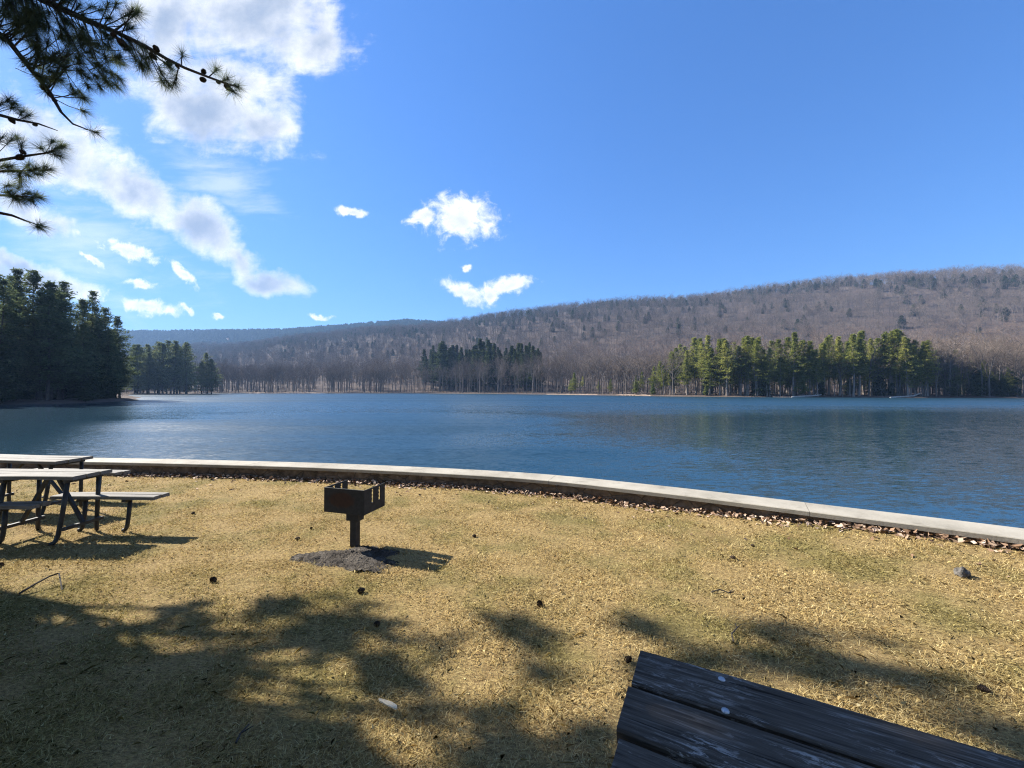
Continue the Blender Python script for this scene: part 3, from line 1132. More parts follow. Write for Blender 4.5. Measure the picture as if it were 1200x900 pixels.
# separate thin boughs at the left edge
for pts, side in (([(-110, 92, 4.9), (-20, 128, 4.6), (14, 137, 4.5), (40, 142, 4.5), (62, 150, 4.5)], [(28, 132), (10, 122), (4, 112)]),
                  ([(-110, 165, 4.8), (-20, 188, 4.5), (20, 181, 4.4), (48, 177, 4.4), (60, 172, 4.4)], [(68, 168), (66, 180), (56, 162), (20, 165), (8, 160)]),
                  ([(-110, 190, 4.8), (-20, 199, 4.5), (20, 198, 4.5), (46, 197, 4.5)], [(54, 196), (30, 190), (18, 205), (30, 204), (42, 202), (8, 192)]),
                  ([(-110, 215, 4.8), (-20, 226, 4.5), (10, 228, 4.5), (34, 229, 4.5)], [(44, 230), (30, 224), (20, 233), (8, 222), (14, 231), (38, 226)]),
                  ([(-110, 232, 4.8), (-20, 245, 4.6), (10, 251, 4.6), (28, 258, 4.6), (40, 262, 4.6)], [(46, 263)])):
    pr = [ray(*q) for q in pts]
    limb(trunk_at(pr[0].z + .4), pr, .03, .004)
    for q in side:
        j = min(range(len(pts)), key=lambda i: abs(pts[i][0] - q[0] + 14))
        twig(pr[j], ray(q[0], q[1], 4.5 + random.uniform(-.12, .12)), .004)
        twig(pr[j], ray(q[0] + random.uniform(-14, 3), q[1] + random.uniform(-9, 9), 4.5 + random.uniform(-.15, .15)), .003)
n_vis = len(shoots)
Vv, tv = needle_tufts(np.array(shoots) - np.array(BASE), np.array(sdirs), 150, .155, .0015, r, 1.25)

# the rest of the crown, above and left of the picture: it throws the dappled shade
blobs = []   # (px, py, half width px, half height px, weight) of shade on the lawn


def dense(px, py, wx, wy, n):
    blobs.append((px, py, wx, wy, n))


dense(50, 820, 100, 80, 120); dense(150, 865, 110, 50, 95); dense(262, 800, 60, 45, 42); dense(300, 870, 100, 40, 62)
dense(330, 735, 80, 22, 22); dense(230, 722, 55, 14, 8); dense(420, 745, 60, 26, 22); dense(385, 705, 60, 12, 8)
dense(420, 860, 60, 40, 20); dense(560, 840, 90, 55, 34); dense(500, 765, 70, 25, 18); dense(650, 880, 70, 40, 20); dense(640, 778, 55, 18, 12)
dense(560, 722, 60, 10, 7); dense(690, 728, 70, 10, 9); dense(620, 700, 30, 5, 2); dense(600, 745, 40, 8, 4)
dense(905, 738, 40, 9, 5); dense(975, 775, 45, 15, 9); dense(870, 765, 50, 8, 5); dense(1090, 790, 45, 12, 5); dense(1185, 862, 40, 18, 8); dense(780, 790, 60, 20, 7); dense(1010, 740, 25, 5, 1)
shade_pts = []
GAPS = [(457, 832, 62, 22), (378, 803, 80, 44), (482, 808, 74, 26), (168, 742, 70, 22), (182, 828, 56, 20), (292, 738, 62, 16), (448, 752, 56, 15), (560, 792, 74, 24), (606, 842, 74, 30), (655, 806, 50, 20), (512, 880, 58, 22), (330, 768, 44, 10), (680, 860, 44, 20), (250, 868, 36, 14), (420, 848, 40, 14), (560, 745, 50, 10)]
for (px, py, wx, wy, n) in blobs:
    for k in range(max(1, int(n * .95))):
        a, q = random.uniform(0, 6.28), math.sqrt(random.random())
        sx_, sy_ = px + wx * q * math.cos(a), py + wy * q * math.sin(a)
        if any(((sx_ - hx) / hw) ** 2 + ((sy_ - hy) / hh) ** 2 < 1 for hx, hy, hw, hh in GAPS): continue
        g_ = gnd(sx_, sy_, .02)
        if 190 < sx_ < 740 and math.sin(7.5 * g_.x + 2 * math.sin(5 * g_.y)) * math.sin(9 * g_.y + 1.5 * math.sin(6 * g_.x)) < -.2: continue
        shade_pts.append(g_)
for k in range(230):      # shade over the table in the foreground and round the camera
    shade_pts.append(Vector((random.uniform(-.3, 2.2), random.uniform(-.3, 1.6), .76)))
for k in range(150):     # outside the picture, left and behind
    shade_pts.append(Vector((random.uniform(-7, 0), random.uniform(-2.5, 1.5), 0)))


def off_frame(p):
    if p.y < .2: return True
    u, v = p.x / p.y, (p.z - CAM_H) / p.y
    return u < -1.40 or v > 1.12


clusters = []
for g in shade_pts:
    z_ = random.uniform(2.8, 3.8)
    for tries in range(56):
        z = z_ + tries * .2
        p = g + SUN * ((z - g.z) / SUN.z)
        if off_frame(p) and off_frame(p + Vector((.5, 0, -.4))):
            clusters.append(p)
            break
shoots2, sd2 = [], []
for c in clusters:
    hub = trunk_at(max(3.5, c.z - .18 * (c - BASE).length))
    mid = hub.lerp(c, .55) + Vector((random.uniform(-.3, .3), random.uniform(-.3, .3), .15))
    if random.random() < .30:
        limb(hub, [mid, c], .045, .008)
    for k in range(7):
        q = c + Vector((r.normal(0, .075), r.normal(0, .075), r.normal(0, .055)))
        if not off_frame(q): continue
        woody.tube([rel(c), rel(q)], [.008, .004], 3)
        shoots2.append(np.array(q)); d = (q - c + Vector((0, 0, .1))).normalized(); sd2.append(np.array(d))
V2, t2 = needle_tufts(np.array(shoots2) - np.array(BASE), np.array(sd2), 90, .105, .0036, r, 1.2)
woody.build('boughs', MAT['pine_bark'], root)
link('crown', tri_mesh('crown', np.concatenate([Vv, V2]), MAT['needle'], np.concatenate([tv, t2])), root)

# cones
def cone_mesh(L=.06, seed=0):
    rr = random.Random(seed)
    mb = MB()
    nz_, na = 9, 10
    for i in range(nz_):
        f = (i + .5) / nz_
        rad_ = L * .42 * math.sin(math.pi * min(1, f * .8 + .14)) ** .8
        for k in range(na):
            a = 6.283 * (k + .5 * (i % 2)) / na + rr.uniform(-.06, .06)
            ca, sa = math.cos(a), math.sin(a)
            z = (f - .5) * L
            w = rad_ * .36
            tip = Vector((ca * rad_ * 1.12, sa * rad_ * 1.12, z - L * .05))
            b1 = Vector((ca * rad_ * .7 - sa * w, sa * rad_ * .7 + ca * w, z))
            b2 = Vector((ca * rad_ * .7 + sa * w, sa * rad_ * .7 - ca * w, z))
            b3 = Vector((ca * rad_ * .5, sa * rad_ * .5, z + L * .07))
            mb.add([b1, b2, tip, b3], [(0, 1, 2), (0, 2, 3), (1, 3, 2)])
    prof = [(0, -L * .5), (L * .22, -L * .38), (L * .34, -L * .1), (L * .28, L * .2), (L * .12, L * .42), (0, L * .5)]
    vs, fs = [], []
    for rd, z in prof:
        for k in range(8):
            vs.append((rd * math.cos(k * .785), rd * math.sin(k * .785), z))
    for i in range(5):
        for k in range(8):
            fs.append((i * 8 + k, i * 8 + (k + 1) % 8, i * 8 + 8 + (k + 1) % 8, i * 8 + 8 + k))
    mb.add(vs, fs)
    return mb


cone0 = cone_mesh().build('pine_cone', MAT['cone'], root)
first = True
for px, py, L in ((136, 43, .095), (127, 34, .06), (178, 51, .065), (174, 60, .075), (193, 69, .06), (203, 72, .045), (234, 79, .065), (234, 88, .065), (252, 91, .05), (262, 94, .06), (263, 98, .07),
                  (18, 181, .09), (22, 175, .06), (46, 97, .08), (53, 106, .06), (8, 137, .07), (35, 142, .045), (58, 113, .05)):
    c = cone0 if first else cone0.copy()
    if not first:
        COL.objects.link(c)
    first = False
    d = 4.1 if px > 120 else 4.35
    c.location = rel(ray(px, py + 1, d))
    c.rotation_euler = (random.uniform(1.2, 2.4), random.uniform(-.5, .5), random.uniform(0, 6.28))
    s = L / .06
    c.scale = (s, s, s)

# ------------------------------------------------------------------ foreground table
def plank(mb, x0, x1, y0, y1, z0, z1, wav=.003, nx=14, bev=.006):
    mb.cur = random.random()
    k0 = random.uniform(0, 6)
    vs, fs = [], []
    prof = [(y0, z0), (y0, z1 - bev), (y0 + bev, z1), (y1 - bev, z1), (y1, z1 - bev), (y1, z0)]
    for i in range(nx):
        x = x0 + (x1 - x0) * i / (nx - 1)
        for (y, z) in prof:
            vs.append((x + random.uniform(-.001, .001), y + wav * .5 * math.sin(x * 5 + k0), z + wav * math.sin(x * 3.3 + k0)))
    n = len(prof)
    for i in range(nx - 1):
        for j in range(n):
            a, c = i * n + j, i * n + (j + 1) % n
            fs.append((a, a + n, c + n, c))
    fs.append(tuple(range(n))); fs.append(tuple(range((nx - 1) * n, nx * n))[::-1])
    mb.add(vs, fs)


def bent_leg(mb, top, foot, rad_, outdir):
    """pipe leg whose foot turns outward along the ground"""
    top, foot = Vector(top), Vector(foot)
    o = Vector(outdir)
    pts = [top, top.lerp(foot, .5), foot + Vector((0, 0, .10)) - o * .005, foot + Vector((0, 0, .045)) + o * .015, foot + Vector((0, 0, rad_ + .003)) + o * .04, foot + Vector((0, 0, rad_)) + o * .075]
    mb.tube(pts, rad_, 8)


c0 = gnd(749, 758, .76)
ldir = Vector((.893, -.45, 0)).normalized()
ang0 = math.atan2(ldir.y, ldir.x)
root = tag(empty('picnic_table', (c0.x, c0.y, 0), ang0), 'dark weathered picnic table filling the bottom right corner, boards streaked pale', 'picnic table')
mb = MB()
y = 0.0
offs = [0, -.006, .004, -.003]
for k in range(4):
    plank(mb, offs[k], 1.95 + random.uniform(-.01, .01), y - .182, y, .722, .76 + (.0, .002, -.004, .001)[k], .002)
    y -= .195
mb.build('tabletop', MAT['wood_dark'], root)
mb = MB()
for x_ in (.22, 1.7):
    mb.box((x_ - .02, -.74, .68), (x_ + .02, -.04, .7185))
mb.bar((.21, -.39, .67), (1.71, -.39, .67), .05, .04)
mb.build('frame', MAT['steel'], root)
for x_ in (.22, 1.7):
    for s_ in (-1, 1):
        mb = MB()
        yc = -.39 + s_ * .2
        bent_leg(mb, (x_, yc, .68), (x_, -.39 + s_ * .3, 0), .024, (0, s_, 0))
        mb.build('leg', MAT['steel'], root, smooth=True)
mbolt = MB()
prof = [(.0115, 0), (.0105, .003), (.006, .005), (.0, .006)]
vs, fs = [], []
for rd, z in prof:
    for k in range(12):
        vs.append((rd * math.cos(k * .5236), rd * math.sin(k * .5236), z))
for i in range(3):
    for k in range(12):
        fs.append((i * 12 + k, i * 12 + (k + 1) % 12, i * 12 + 12 + (k + 1) % 12, i * 12 + 12 + k))
mbolt.add(vs, fs)
inv = Matrix.Rotation(-ang0, 3, 'Z')
b0 = None
for px, py in ((843, 792), (847, 828)):
    p = inv @ (gnd(px, py, .762) - Vector((c0.x, c0.y, 0)))
    if b0 is None:
        b0 = bb = mbolt.build('bolt', MAT['zinc'], root, smooth=True)
    else:
        bb = b0.copy(); COL.objects.link(bb)
    bb.location = (p.x, p.y, .7605)

# ------------------------------------------------------------------ tables and benches on the left
def table(right_near, rz, length, width, label, span):
    root = tag(empty('picnic_table', (right_near[0], right_near[1], 0), rz), label, 'picnic table')
    mb = MB()
    nb = 3
    w = width / nb
    for k in range(nb):
        plank(mb, -length + random.uniform(-.01, .01), random.uniform(-.015, .01), k * w, k * w + w - .012, .71, .75, .003)
    mb.build('tabletop', MAT['wood_pale'], root)
    fr = MB()
    xs_ = (-.13, -.13 - span)
    for x_ in xs_:
        fr.bar((x_, .02, .69), (x_, width - .02, .69), .04, .038)
        fr.bar((x_, .0, .17), (x_, width, .17), .035, .035)
        sgn = -1 if x_ == xs_[0] else 1
        fr.bar((x_, width / 2, .18), (x_ + sgn * span * .42, width / 2, .69), .03, .03)
    fr.build('frame', MAT['steel'], root)
    for x_ in xs_:
        for yv, o in ((.05, -1), (width - .05, 1)):
            mb = MB()
            bent_leg(mb, (x_, yv, .69), (x_ - .06, yv + o * .04, 0), .021, (-.55, o * .6, 0))
            mb.build('leg', MAT['steel'], root, smooth=True)
    return root


def bench(right_near, rz, length, width, label, h=.45):
    root = tag(empty('bench', (right_near[0], right_near[1], 0), rz), label, 'bench')
    mb = MB()
    plank(mb, -length, 0, 0, width / 2 - .006, h - .04, h, .003)
    plank(mb, -length - .01, .012, width / 2 + .006, width, h - .04, h, .003)
    mb.build('seat', MAT['wood_pale'], root)
    fr = MB()
    for x_ in (-.38, -length + .32):
        fr.bar((x_, .02, h - .058), (x_, width - .02, h - .058), .05, .034)
    fr.build('frame', MAT['steel'], root)
    for x_ in (-.38, -length + .32):
        mb = MB()
        bent_leg(mb, (x_, width / 2, h - .06), (x_ - .03, width / 2, 0), .021, (-.7, 0, 0))
        mb.build('leg', MAT['steel'], root, smooth=True)
    return root


table((-4.80, 4.32), R(-1), 1.4, .42, 'nearer of the two grey picnic tables at the left edge', .72)
bench((-4.2, 4.62), R(-1), 1.24, .20, 'free-standing bench with pale seat right of the nearer grey table')
bench((-5.2, 4.27), R(1), 1.5, .17, 'bench cut by the left edge in front of the nearer grey table')
table((-6.08, 5.24), R(-6), 1.9, .44, 'farther grey picnic table close to the wall at the left edge', 1.2)
bench((-6.0, 5.95), R(-5), 1.6, .22, 'bench between the farther grey table and the wall')
bench((-5.95, 6.50), R(-8), 1.2, .24, 'short bench end against the wall beyond the tables', .42) if False else None

# ------------------------------------------------------------------ grill
GA, GB = Vector((-2.02, 4.24)), Vector((-1.54, 4.10))
gc = Vector((-1.71, 4.30, 0))
ga = math.atan2(-.14, .48)
root = tag(empty('park_grill', gc, ga), 'black iron park grill on a square post above an ash mound', 'grill')
bw, bd, z0, z1 = .50, .36, .405, .665
T = .008
mb = MB()
mb.box((-bw / 2, -bd / 2, z0), (bw / 2, -bd / 2 + T, z1), bev=.002)          # back plate, towards the camera
mb.build('back_plate', MAT['iron'], root)
mb = MB()
mb.box((-bw / 2 + .002, -bd / 2 + T + .001, z0 + .003), (bw / 2 - .002, bd / 2, z0 + .011))
mb.build('floor_plate', MAT['iron'], root)


def side(x):
    mb = MB()
    y0, y1 = -bd / 2 + T + .001, bd / 2
    zb = z0 + .012
    s1, s2, sw = y0 + .115, y0 + .235, .032
    top = z1 - .018
    slot0 = z0 + .10
    mb.box((x, y0, zb), (x + T, y1, slot0))
    mb.box((x, y0, top + .001), (x + T, y1, z1))
    ed = [y0, s1, s1 + sw, s2, s2 + sw, y1]
    for a, b in ((ed[0], ed[1]), (ed[2], ed[3]), (ed[4], ed[5])):
        mb.box((x, a, slot0 + .001), (x + T, b, top))
    for s0_ in (s1, s2):            # teeth that hold the grate
        for k in range(3):
            zt = slot0 + .03 + k * .042
            vs = [(x + .001, s0_, zt), (x + .001, s0_ + .018, zt + .006), (x + .001, s0_, zt + .022)]
            vs += [(x + T - .001, q[1], q[2]) for q in vs]
            mb.add(vs, [(0, 1, 2), (5, 4, 3), (0, 3, 4, 1), (1, 4, 5, 2), (2, 5, 3, 0)])
    return mb


side(-bw / 2).build('side_plate', MAT['iron'], root)
side(bw / 2 - T).build('side_plate', MAT['iron'], root)
mb = MB()
mb.box((-.075, -.05, .285), (.075, .05, z0 - .001), bev=.004)
mb.build('collar', MAT['iron'], root)
mb = MB()
mb.box((-.036, -.036, -.1), (.036, .036, .286), bev=.008)
mb.build('post', MAT['iron'], root)
mb = MB()
for k in range(9):
    xx = -bw / 2 + .05 + k * .05
    mb.bar((xx, -bd / 2 + .03, .44), (xx, bd / 2 - .02, .44), .009, .009)
mb.build('grate', MAT['iron'], root)

# ash mound
n = 70
P = np.zeros((n, n, 3))
mc = gnd(412, 652)
rr_ = np.random.default_rng(5)
bump = rr_.normal(0, 1, (n, n))
for i in range(n):
    for j in range(n):
        u, v = i / (n - 1) * 2 - 1, j / (n - 1) * 2 - 1
        d = math.hypot(u, v) * (1 + .30 * math.sin(3 * math.atan2(v, u) + 1) + .14 * math.sin(7 * math.atan2(v, u)))
        k = float(ss(1.0, .1, d)) if False else max(0.0, 1 - d) ** .8
        P[i, j] = (u * .58, v * .28, -.02 + .075 * k + (bump[i, j] * .007 if d < 1.1 else 0))
o = grid_mesh('ash_mound', P.transpose(1, 0, 2), MAT['ash'])
o.location = (mc.x, mc.y, 0)
o.rotation_euler = (0, 0, R(-6))
tag(o, 'grey mound of ash and grit around the grill post', 'ash mound')

# ------------------------------------------------------------------ small things on the lawn
def on_lawn(px, py):
    p = gnd(px, py)
    p.z = float(lawn_z(np.array([p.x]), np.array([p.y]))[0])
    return p


cm = None
GC = 'fallen pine cones on the lawn'
for px, py, L, lab in ((252, 680, .085, 'dark pine cone on sunlit grass, nearest the left tables of those below the grill'), (425, 691, .085, 'pine cone straight below the grill and its ash mound'), (632, 707, .075, 'lone dark pine cone between the dappled shade bands mid lawn'),
                       (556, 628, .065, 'small pine cone on open grass right of the grill'), (350, 631, .07, 'pine cone just left of the grill mound'), (228, 601, .07, 'pine cone on grass right of the left bench'),
                       (366, 619, .055, 'tiny cone fragment left of the grill post'), (443, 729, .06, 'cone half hidden in shaded grass below the grill'), (735, 772, .07, 'pine cone close to the far corner of the dark table'),
                       (857, 656, .08, 'pine cone on open grass in the right half of the lawn'), (1147, 806, .07, 'pine cone right of the dark table by the right edge'), (4, 664, .08, 'pine cone at the left edge below the bench'), (880, 643, .05, 'very small cone beyond the one on the right lawn')):
    if cm is None:
        cm = o = cone_mesh().build('fallen_cone', MAT['cone'])
    else:
        o = cm.copy(); COL.objects.link(o)
    L *= .72
    s = L / .06
    o.location = on_lawn(px, py) + Vector((0, 0, L * .36))
    o.scale = (s, s, s)
    o.rotation_euler = (R(82) + random.uniform(-.2, .2), 0, random.uniform(0, 6.28))
    tag(o, lab, 'pine cone', GC)


def stick(px0, lab, rad_=.006):
    pts = [on_lawn(*q) + Vector((0, 0, dz)) for q, dz in px0]
    c = sum(pts, Vector()) / len(pts)
    mb = MB()
    mb.tube([p - c for p in pts], [rad_ * (1 - .12 * i) for i in range(len(pts))], 6)
    k = len(pts) // 2
    mb.tube([pts[k] - c, pts[k] - c + Vector((.05, .02, .02))], [rad_ * .7, rad_ * .3], 5)
    o = mb.build('stick', MAT['stick'])
    o.location = c
    tag(o, lab, 'stick')


stick([((27, 697), .015), ((45, 691), .05), ((62, 685), .075), ((73, 682), .08), ((77, 692), .01)], 'bent dark stick on the grass below the left tables', .009)
stick([((832, 693), .012), ((842, 691), .02), ((852, 694), .014), ((858, 693), .014)], 'short straight twig lying flat on the right lawn')
stick([((857, 752), .012), ((855, 745), .03), ((861, 740), .04), ((859, 736), .05)], 'crooked twig standing up beyond the dark table')
stick([((845, 872 - 150), .0), ((850, 726), .01)], 'tiny twig on grass above the dark table', .004) if False else None
stick([((281, 872), .02), ((286, 862), .025), ((296, 852), .03)], 'pale thin twig in the deep shade at bottom left', .005)

p = on_lawn(1124, 686)
mb = MB()
rr2 = random.Random(3)
import bmesh
bm = bmesh.new()
bmesh.ops.create_icosphere(bm, subdivisions=3, radius=1)
for v in bm.verts:
    f = 1 + .22 * math.sin(v.co.x * 4 + 1) * math.cos(v.co.y * 5) + rr2.uniform(-.05, .05)
    v.co = Vector((v.co.x * .05 * f, v.co.y * .038 * f, v.co.z * .04 * f + max(0, v.co.z) * .012))
me = bpy.data.meshes.new('rock'); bm.to_mesh(me); bm.free(); me.materials.append(MAT['rock'])
o = link('rock', me); o.location = p + Vector((0, 0, .025))
tag(o, 'fist-sized grey rock alone on the lawn near the right edge', 'rock')

p = on_lawn(457, 827)
mb = MB()
out_ = [(-.066, -.004), (-.050, -.011), (-.01, -.0115), (.035, -.013), (.056, -.012), (.062, -.002), (.05, .009), (.01, .011), (-.03, .007), (-.055, .004)]
n_ = len(out_)
mb.add([(x, y, .004 * math.sin(x * 40)) for x, y in out_] + [(x * .97, y * .9, .007 + .004 * math.sin(x * 40 + y * 60)) for x, y in out_],
       [tuple(range(n_))[::-1], tuple(range(n_, 2 * n_))] + [(i, (i + 1) % n_, n_ + (i + 1) % n_, n_ + i) for i in range(n_)])
o = mb.build('wood_chip', MAT['chip']); o.location = p + Vector((0, 0, .035)); o.rotation_euler = (R(8), R(6), R(-24))
tag(o, 'pale split wood chip lying in the dappled shade', 'wood chip')

# ------------------------------------------------------------------ grass blades and leaf litter (nobody could count them)
def blades(n, y0, y1, kx, l0, l1, w, up):
    yy = np.sqrt(y0 ** 2 + (y1 ** 2 - y0 ** 2) * rng.random(n))
    xx = (rng.random(n) * 2 - 1) * (kx * yy + .3)
    dw = wall_y(xx) - yy
    # clear the ash mound
    k = (dw > .12) & ((((xx - mc.x) / .6) ** 2 + ((yy - mc.y) / .27) ** 2) > rng.uniform(.12, 1.0, n) ** .8)
    # thin clumpy sward
    k &= rng.random(n) < .55 + .45 * np.sin(xx * 5.1 + 1.3 * np.sin(yy * 4)) * np.sin(yy * 6.3 + xx * 2)
    xx, yy = xx[k], yy[k]
    n = len(xx)
    zz = lawn_z(xx, yy)
    flow = 1.2 * np.sin(xx * .9 + 1) + 1.0 * np.sin(yy * 1.3 + xx * .5) + rng.normal(0, 1.9, n)
    el = np.abs(rng.normal(0, up, n)) + .06
    L = rng.uniform(l0, l1, n)
    d = np.stack([np.cos(flow) * np.cos(el), np.sin(flow) * np.cos(el), np.sin(el)], 1)
    b = np.stack([xx, yy, zz - .002 + rng.uniform(0, .012, n)], 1)
    side_ = np.stack([-np.sin(flow), np.cos(flow), rng.normal(0, .5, n)], 1)
    side_ /= np.linalg.norm(side_, axis=1)[:, None]
    ww = (w * rng.uniform(.6, 1.3, n))[:, None]
    mid = b + d * (L * .55)[:, None]
    tip = b + d * L[:, None] + np.stack([rng.normal(0, .012, n), rng.normal(0, .012, n), -L * .22 * np.cos(el)], 1)
    tip[:, 2] = np.maximum(tip[:, 2], zz + .004)
    V = np.stack([b - side_ * ww, b + side_ * ww, mid + side_ * ww * .8, tip, mid - side_ * ww * .8], 1)
    return V, np.clip(rng.beta(2, 2, n), 0, 1)


parts = [blades(120000, 1.2, 2.4, 1.45, .014, .05, .0012, .5), blades(9000, 1.2, 3.0, 1.45, .05, .11, .0010, .3), blades(160000, 2.4, 4.0, 1.45, .014, .05, .0016, .5), blades(150000, 4.0, 6.0, 1.45, .016, .05, .0021, .55), blades(110000, 6.0, 9.2, 1.45, .02, .055, .003, .55)]
V = np.concatenate([q[0] for q in parts]); ti = np.concatenate([q[1] for q in parts])
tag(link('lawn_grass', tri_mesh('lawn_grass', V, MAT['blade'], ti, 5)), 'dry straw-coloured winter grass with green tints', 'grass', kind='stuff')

n = 17000
s_ = rng.uniform(0, seg[-1], n)
wx_ = np.interp(s_, seg, WL[:, 0])
k = (wx_ > -16) & (wx_ < 9)
s_ = s_[k]; n = len(s_)
off = -np.abs(rng.normal(0, .10, n)) + .03
lone = rng.random(n) < .05
off = np.where(lone, -rng.uniform(.1, .9, n), off)
lx = np.interp(s_, seg, WL[:, 0]) + off * np.interp(s_, seg, nrm[:, 0]); ly = np.interp(s_, seg, WL[:, 1]) + off * np.interp(s_, seg, nrm[:, 1])
lz = lawn_z(lx, ly) + rng.uniform(.005, .05, n) * np.where(lone, .4, 1) * ss(-.25, 0, off) + .008
d = rng.normal(0, 1, (n, 3)) * [1, 1, .45]; d /= np.linalg.norm(d, axis=1)[:, None]
e = np.cross(d, rng.normal(0, .5, (n, 3)) + [0, 0, 1]); e /= np.linalg.norm(e, axis=1)[:, None]
c = np.stack([lx, ly, lz], 1); L = rng.uniform(.018, .042, n)[:, None]
up = np.cross(e, d) * L * rng.uniform(-.3, .5, (n, 1))
V = np.stack([c - d * L, c - e * L * .6 + up, c + d * L, c + e * L * .6 + up], 1)
tag(link('leaf_litter', tri_mesh('leaf_litter', V, MAT['leaf'], rng.random(n), 4)), 'drift of dry brown leaves along the foot of the wall', 'leaves', kind='stuff')

# ------------------------------------------------------------------ sky with clouds
w = bpy.data.worlds.new('World')
scn.world = w
w.use_nodes = True
t = NT(w.node_tree)
sky = t.n('ShaderNodeTexSky', sky_type='NISHITA')
sky.sun_disc = False
sky.sun_elevation = R(SUN_EL)
sky.sun_rotation = R(-SUN_AZ)
sky.altitude = 200
sky.air_density = 1.0
sky.dust_density = 0.3
sky.ozone_density = 3.0
hsv = t.n('ShaderNodeHueSaturation')
hsv.inputs['Saturation'].default_value = 1.12
t.put(hsv.inputs['Color'], sky.outputs[0])
bg = t.n('ShaderNodeBackground'); sg = t.n('ShaderNodeSeparateColor'); t.put(sg.inputs[0], hsv.outputs[0])
soft = t.math('DIVIDE', 1.0, t.math('ADD', 1.0, t.math('MULTIPLY', sg.outputs[1], .20)))    # clear, even spring sky: less glare towards the sun
skyc = t.vmath('SCALE', hsv.outputs[0], soft)
t.put(bg.inputs[0], t.mix(1.0, skyc, (.68, .985, 1.34), 'MULTIPLY')); bg.inputs[1].default_value = .08
d = t.n('ShaderNodeTexCoord').outputs['Generated']
sep = t.n('ShaderNodeSeparateXYZ'); t.put(sep.inputs[0], d)
yy = t.math('MAXIMUM', sep.outputs[1], .02)
cmb = t.n('ShaderNodeCombineXYZ')
t.put(cmb.inputs[0], t.math('DIVIDE', sep.outputs[0], yy)); t.put(cmb.inputs[1], t.math('DIVIDE', sep.outputs[2], yy))
uv = cmb.outputs[0]
wn = t.noise(uv, 5.0, 5, .6, col=True)
wn2 = t.vmath('SCALE', t.vmath('SUBTRACT', wn, (.5, .5, .5)), .16)
uvw = t.vmath('ADD', uv, t.vmath('MULTIPLY', wn2, (1, 1, 0)))
wn3 = t.vmath('SCALE', t.vmath('SUBTRACT', t.noise(uv, 22.0, 4, .6, col=True), (.5, .5, .5)), .045)
uvs = t.vmath('ADD', uv, t.vmath('MULTIPLY', wn3, (1, 1, 0)))
BIG = [(268, 88, 95, 45, 15), (30, 322, 105, 17, 9), (290, 10, 130, 85, 0), (235, 115, 120, 55, 28), (300, 150, 55, 42, 20), (370, 45, 52, 50, 10), (190, 20, 70, 70, 0),
       (60, 165, 110, 55, 32), (150, 215, 110, 42, 28), (235, 268, 75, 36, 36), (275, 297, 50, 22, 34), (310, 324, 62, 18, 22), (20, 250, 85, 24, 22), (-60, 170, 120, 80, 20), (-40, 320, 120, 24, 8)]
SMALL = [(70, 336, 80, 13, 12), (172, 360, 48, 11, 6), (150, 293, 50, 11, 16), (214, 322, 28, 8, 42), (165, 332, 26, 6, 8), (220, 361, 14, 5, 30), (108, 306, 24, 7, 40), (253, 367, 9, 5, 20),
         (540, 254, 54, 34, 4), (490, 256, 22, 8, -20), (498, 252, 20, 14, 0), (545, 344, 36, 13, 26), (596, 334, 38, 13, -6), (574, 345, 16, 14, 0), (547, 315, 8, 6, 0), (413, 247, 25, 7, 8), (375, 371, 18, 4, 6)]


def blob(vec, px, py, ax, ay, rot):
    q = t.mapping(vec, (ax / F, ay / F, 1), ((px - 600) / F, (HOR - py) / F, 0), (0, 0, -R(rot)), 'TEXTURE')
    return t.math('SUBTRACT', 1.0, t.vmath('LENGTH', q))


def union(vec, L):
    s = None
    for b in L:
        v = blob(vec, *b)
        if s is None: s = v
        else: s = t.math('SMOOTH_MAX', s, v, .12)
    return s


sb = union(uvw, BIG)
sm = union(uvs, SMALL)
fb = t.math('ADD', t.math('MULTIPLY', t.noise(uv, 11.0, 10, .66, .3), .55), t.math('MULTIPLY', t.noise(t.mapping(uv, (4.5, 15, 1), rot=(0, 0, R(30))), 1.0, 10, .64, .25), .45))
fs_ = t.noise(uv, 24.0, 8, .68, .4)
db = t.rng(t.math('ADD', sb, t.math('MULTIPLY', t.math('SUBTRACT', fb, .5), 2.5)), -.06, .72, 0, 1, True)
ds = t.rng(t.math('ADD', sm, t.math('MULTIPLY', t.math('SUBTRACT', fs_,   .5), 2.0)), .0, .7, 0, 1, True)
veil = t.rng(t.math('ADD', union(uvw, [(90, 285, 210, 95, 24), (250, 210, 120, 50, 30)]), t.math('MULTIPLY', t.math('SUBTRACT', t.noise(t.mapping(uv, (3.5, 17, 1), rot=(0, 0, R(28))), 1.0, 8, .62, .4), .5), 2.2)), .25, 1.2, 0, .42, True)
dens_ = t.math('MAXIMUM', t.math('MAXIMUM', db, ds), veil)
dens_ = t.math('MULTIPLY', dens_, t.rng(sep.outputs[1], .05, .15))
# unseen broken cloud added behind and overhead to whiten the sky fill
cz = t.math('MAXIMUM', sep.outputs[2], .05)
cb2 = t.n('ShaderNodeCombineXYZ'); t.put(cb2.inputs[0], t.math('DIVIDE', sep.outputs[0], cz)); t.put(cb2.inputs[1], t.math('DIVIDE', sep.outputs[1], cz))
gen = t.rng(t.noise(cb2.outputs[0], .8, 7, .6), .50, .66, 0, 1, True)
gen = t.math('MULTIPLY', gen, t.math('MULTIPLY', t.rng(t.math('SUBTRACT', sep.outputs[1], t.math('MULTIPLY', sep.outputs[2], .62)), -.05, -.2), t.rng(sep.outputs[2], .02, .2)))
dens_ = t.math('MAXIMUM', dens_, gen)
core = t.math('ADD', t.math('MULTIPLY', sb, .9), t.math('MULTIPLY', t.math('SUBTRACT', t.noise(t.vmath('ADD', uv, (.03, -.03, 0)), 5.5, 8, .6), .5), 2.1))
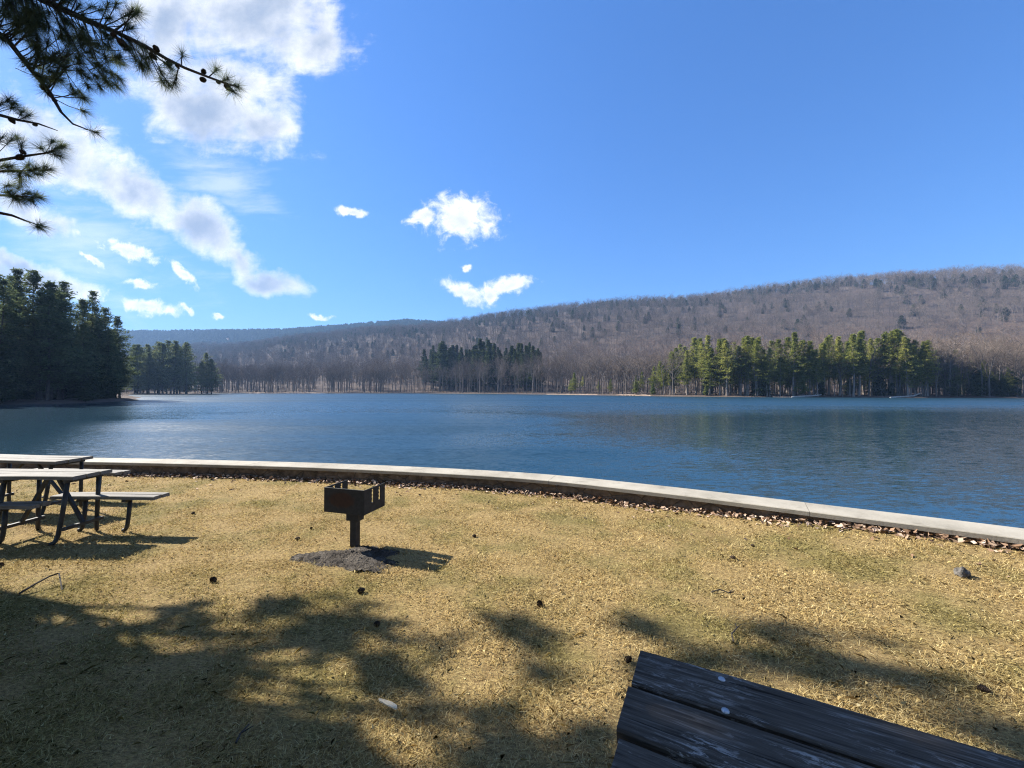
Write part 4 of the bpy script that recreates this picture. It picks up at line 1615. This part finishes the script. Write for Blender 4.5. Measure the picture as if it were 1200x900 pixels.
grey = t.rng(core, -.1, 1.1, 0, 1, True)
core2 = t.rng(t.math('ADD', sm, t.math('MULTIPLY', t.math('SUBTRACT', t.noise(uv, 16, 5), .5), 1.2)), .4, 1.1, 0, .45, True)
cc = t.mix(t.math('MAXIMUM', grey, core2), (1.0, 1.0, 1.0), (.33, .41, .55))
cc = t.mix(gen, cc, (.40, .43, .47))
bg2 = t.n('ShaderNodeBackground'); t.put(bg2.inputs[0], cc); bg2.inputs[1].default_value = .44
ms = t.n('ShaderNodeMixShader')
t.put(ms.inputs[0], t.math('MULTIPLY', dens_, .97))
t.nt.links.new(bg.outputs[0], ms.inputs[1]); t.nt.links.new(bg2.outputs[0], ms.inputs[2])
t.nt.links.new(ms.outputs[0], t.n('ShaderNodeOutputWorld').inputs[0])

ld = bpy.data.lights.new('sun', 'SUN')
ld.energy = 5.0
ld.angle = R(.45)
ld.color = (1.0, .945, .86)
lo = bpy.data.objects.new('sun', ld)
COL.objects.link(lo)
lo.rotation_euler = SUN.to_track_quat('Z', 'Y').to_euler()
lo.location = SUN * 60

# ------------------------------------------------------------------ air
HAZE = True
if HAZE:
    m, t = material('haze_air')
    v = t.n('ShaderNodeVolumePrincipled')
    v.inputs['Color'].default_value = (.36, .60, 1.0, 1)
    v.inputs['Density'].default_value = .00018
    v.inputs['Anisotropy'].default_value = .1
    t.nt.links.new(v.outputs[0], t.n('ShaderNodeOutputMaterial').inputs['Volume'])
    mb = MB()
    mb.box((-2400, -2400, -6), (2400, 2400, 330))
    tag(mb.build('haze', m), 'thin bluish haze over the lake and hills', 'haze', kind='stuff')

# ------------------------------------------------------------------ camera
cd = bpy.data.cameras.new('camera')
cd.sensor_width = 36
cd.lens = 36 * F / 1200
cd.clip_start = .05
cd.clip_end = 9000
co = bpy.data.objects.new('camera', cd)
COL.objects.link(co)
co.location = (0, 0, CAM_H)
co.rotation_euler = (R(90) + math.atan((HOR - 450) / F), 0, 0)
scn.camera = co

for o in list(scn.objects):
    if '_h' in o.keys():
        del o['_h']

scn.view_settings.view_transform = 'Standard'
scn.view_settings.look = 'None'
scn.view_settings.exposure = 1.54
scn.view_settings.gamma = 1
scn.view_settings.use_curve_mapping = False
scn.cycles.use_denoising = True
scn.cycles.denoising_prefilter = 'NONE'
scn.cycles.max_bounces = 6
scn.cycles.diffuse_bounces = 3
scn.cycles.glossy_bounces = 3
scn.cycles.transmission_bounces = 4
scn.cycles.volume_bounces = 0
scn.cycles.use_adaptive_sampling = True
scn.cycles.filter_width = 1.15
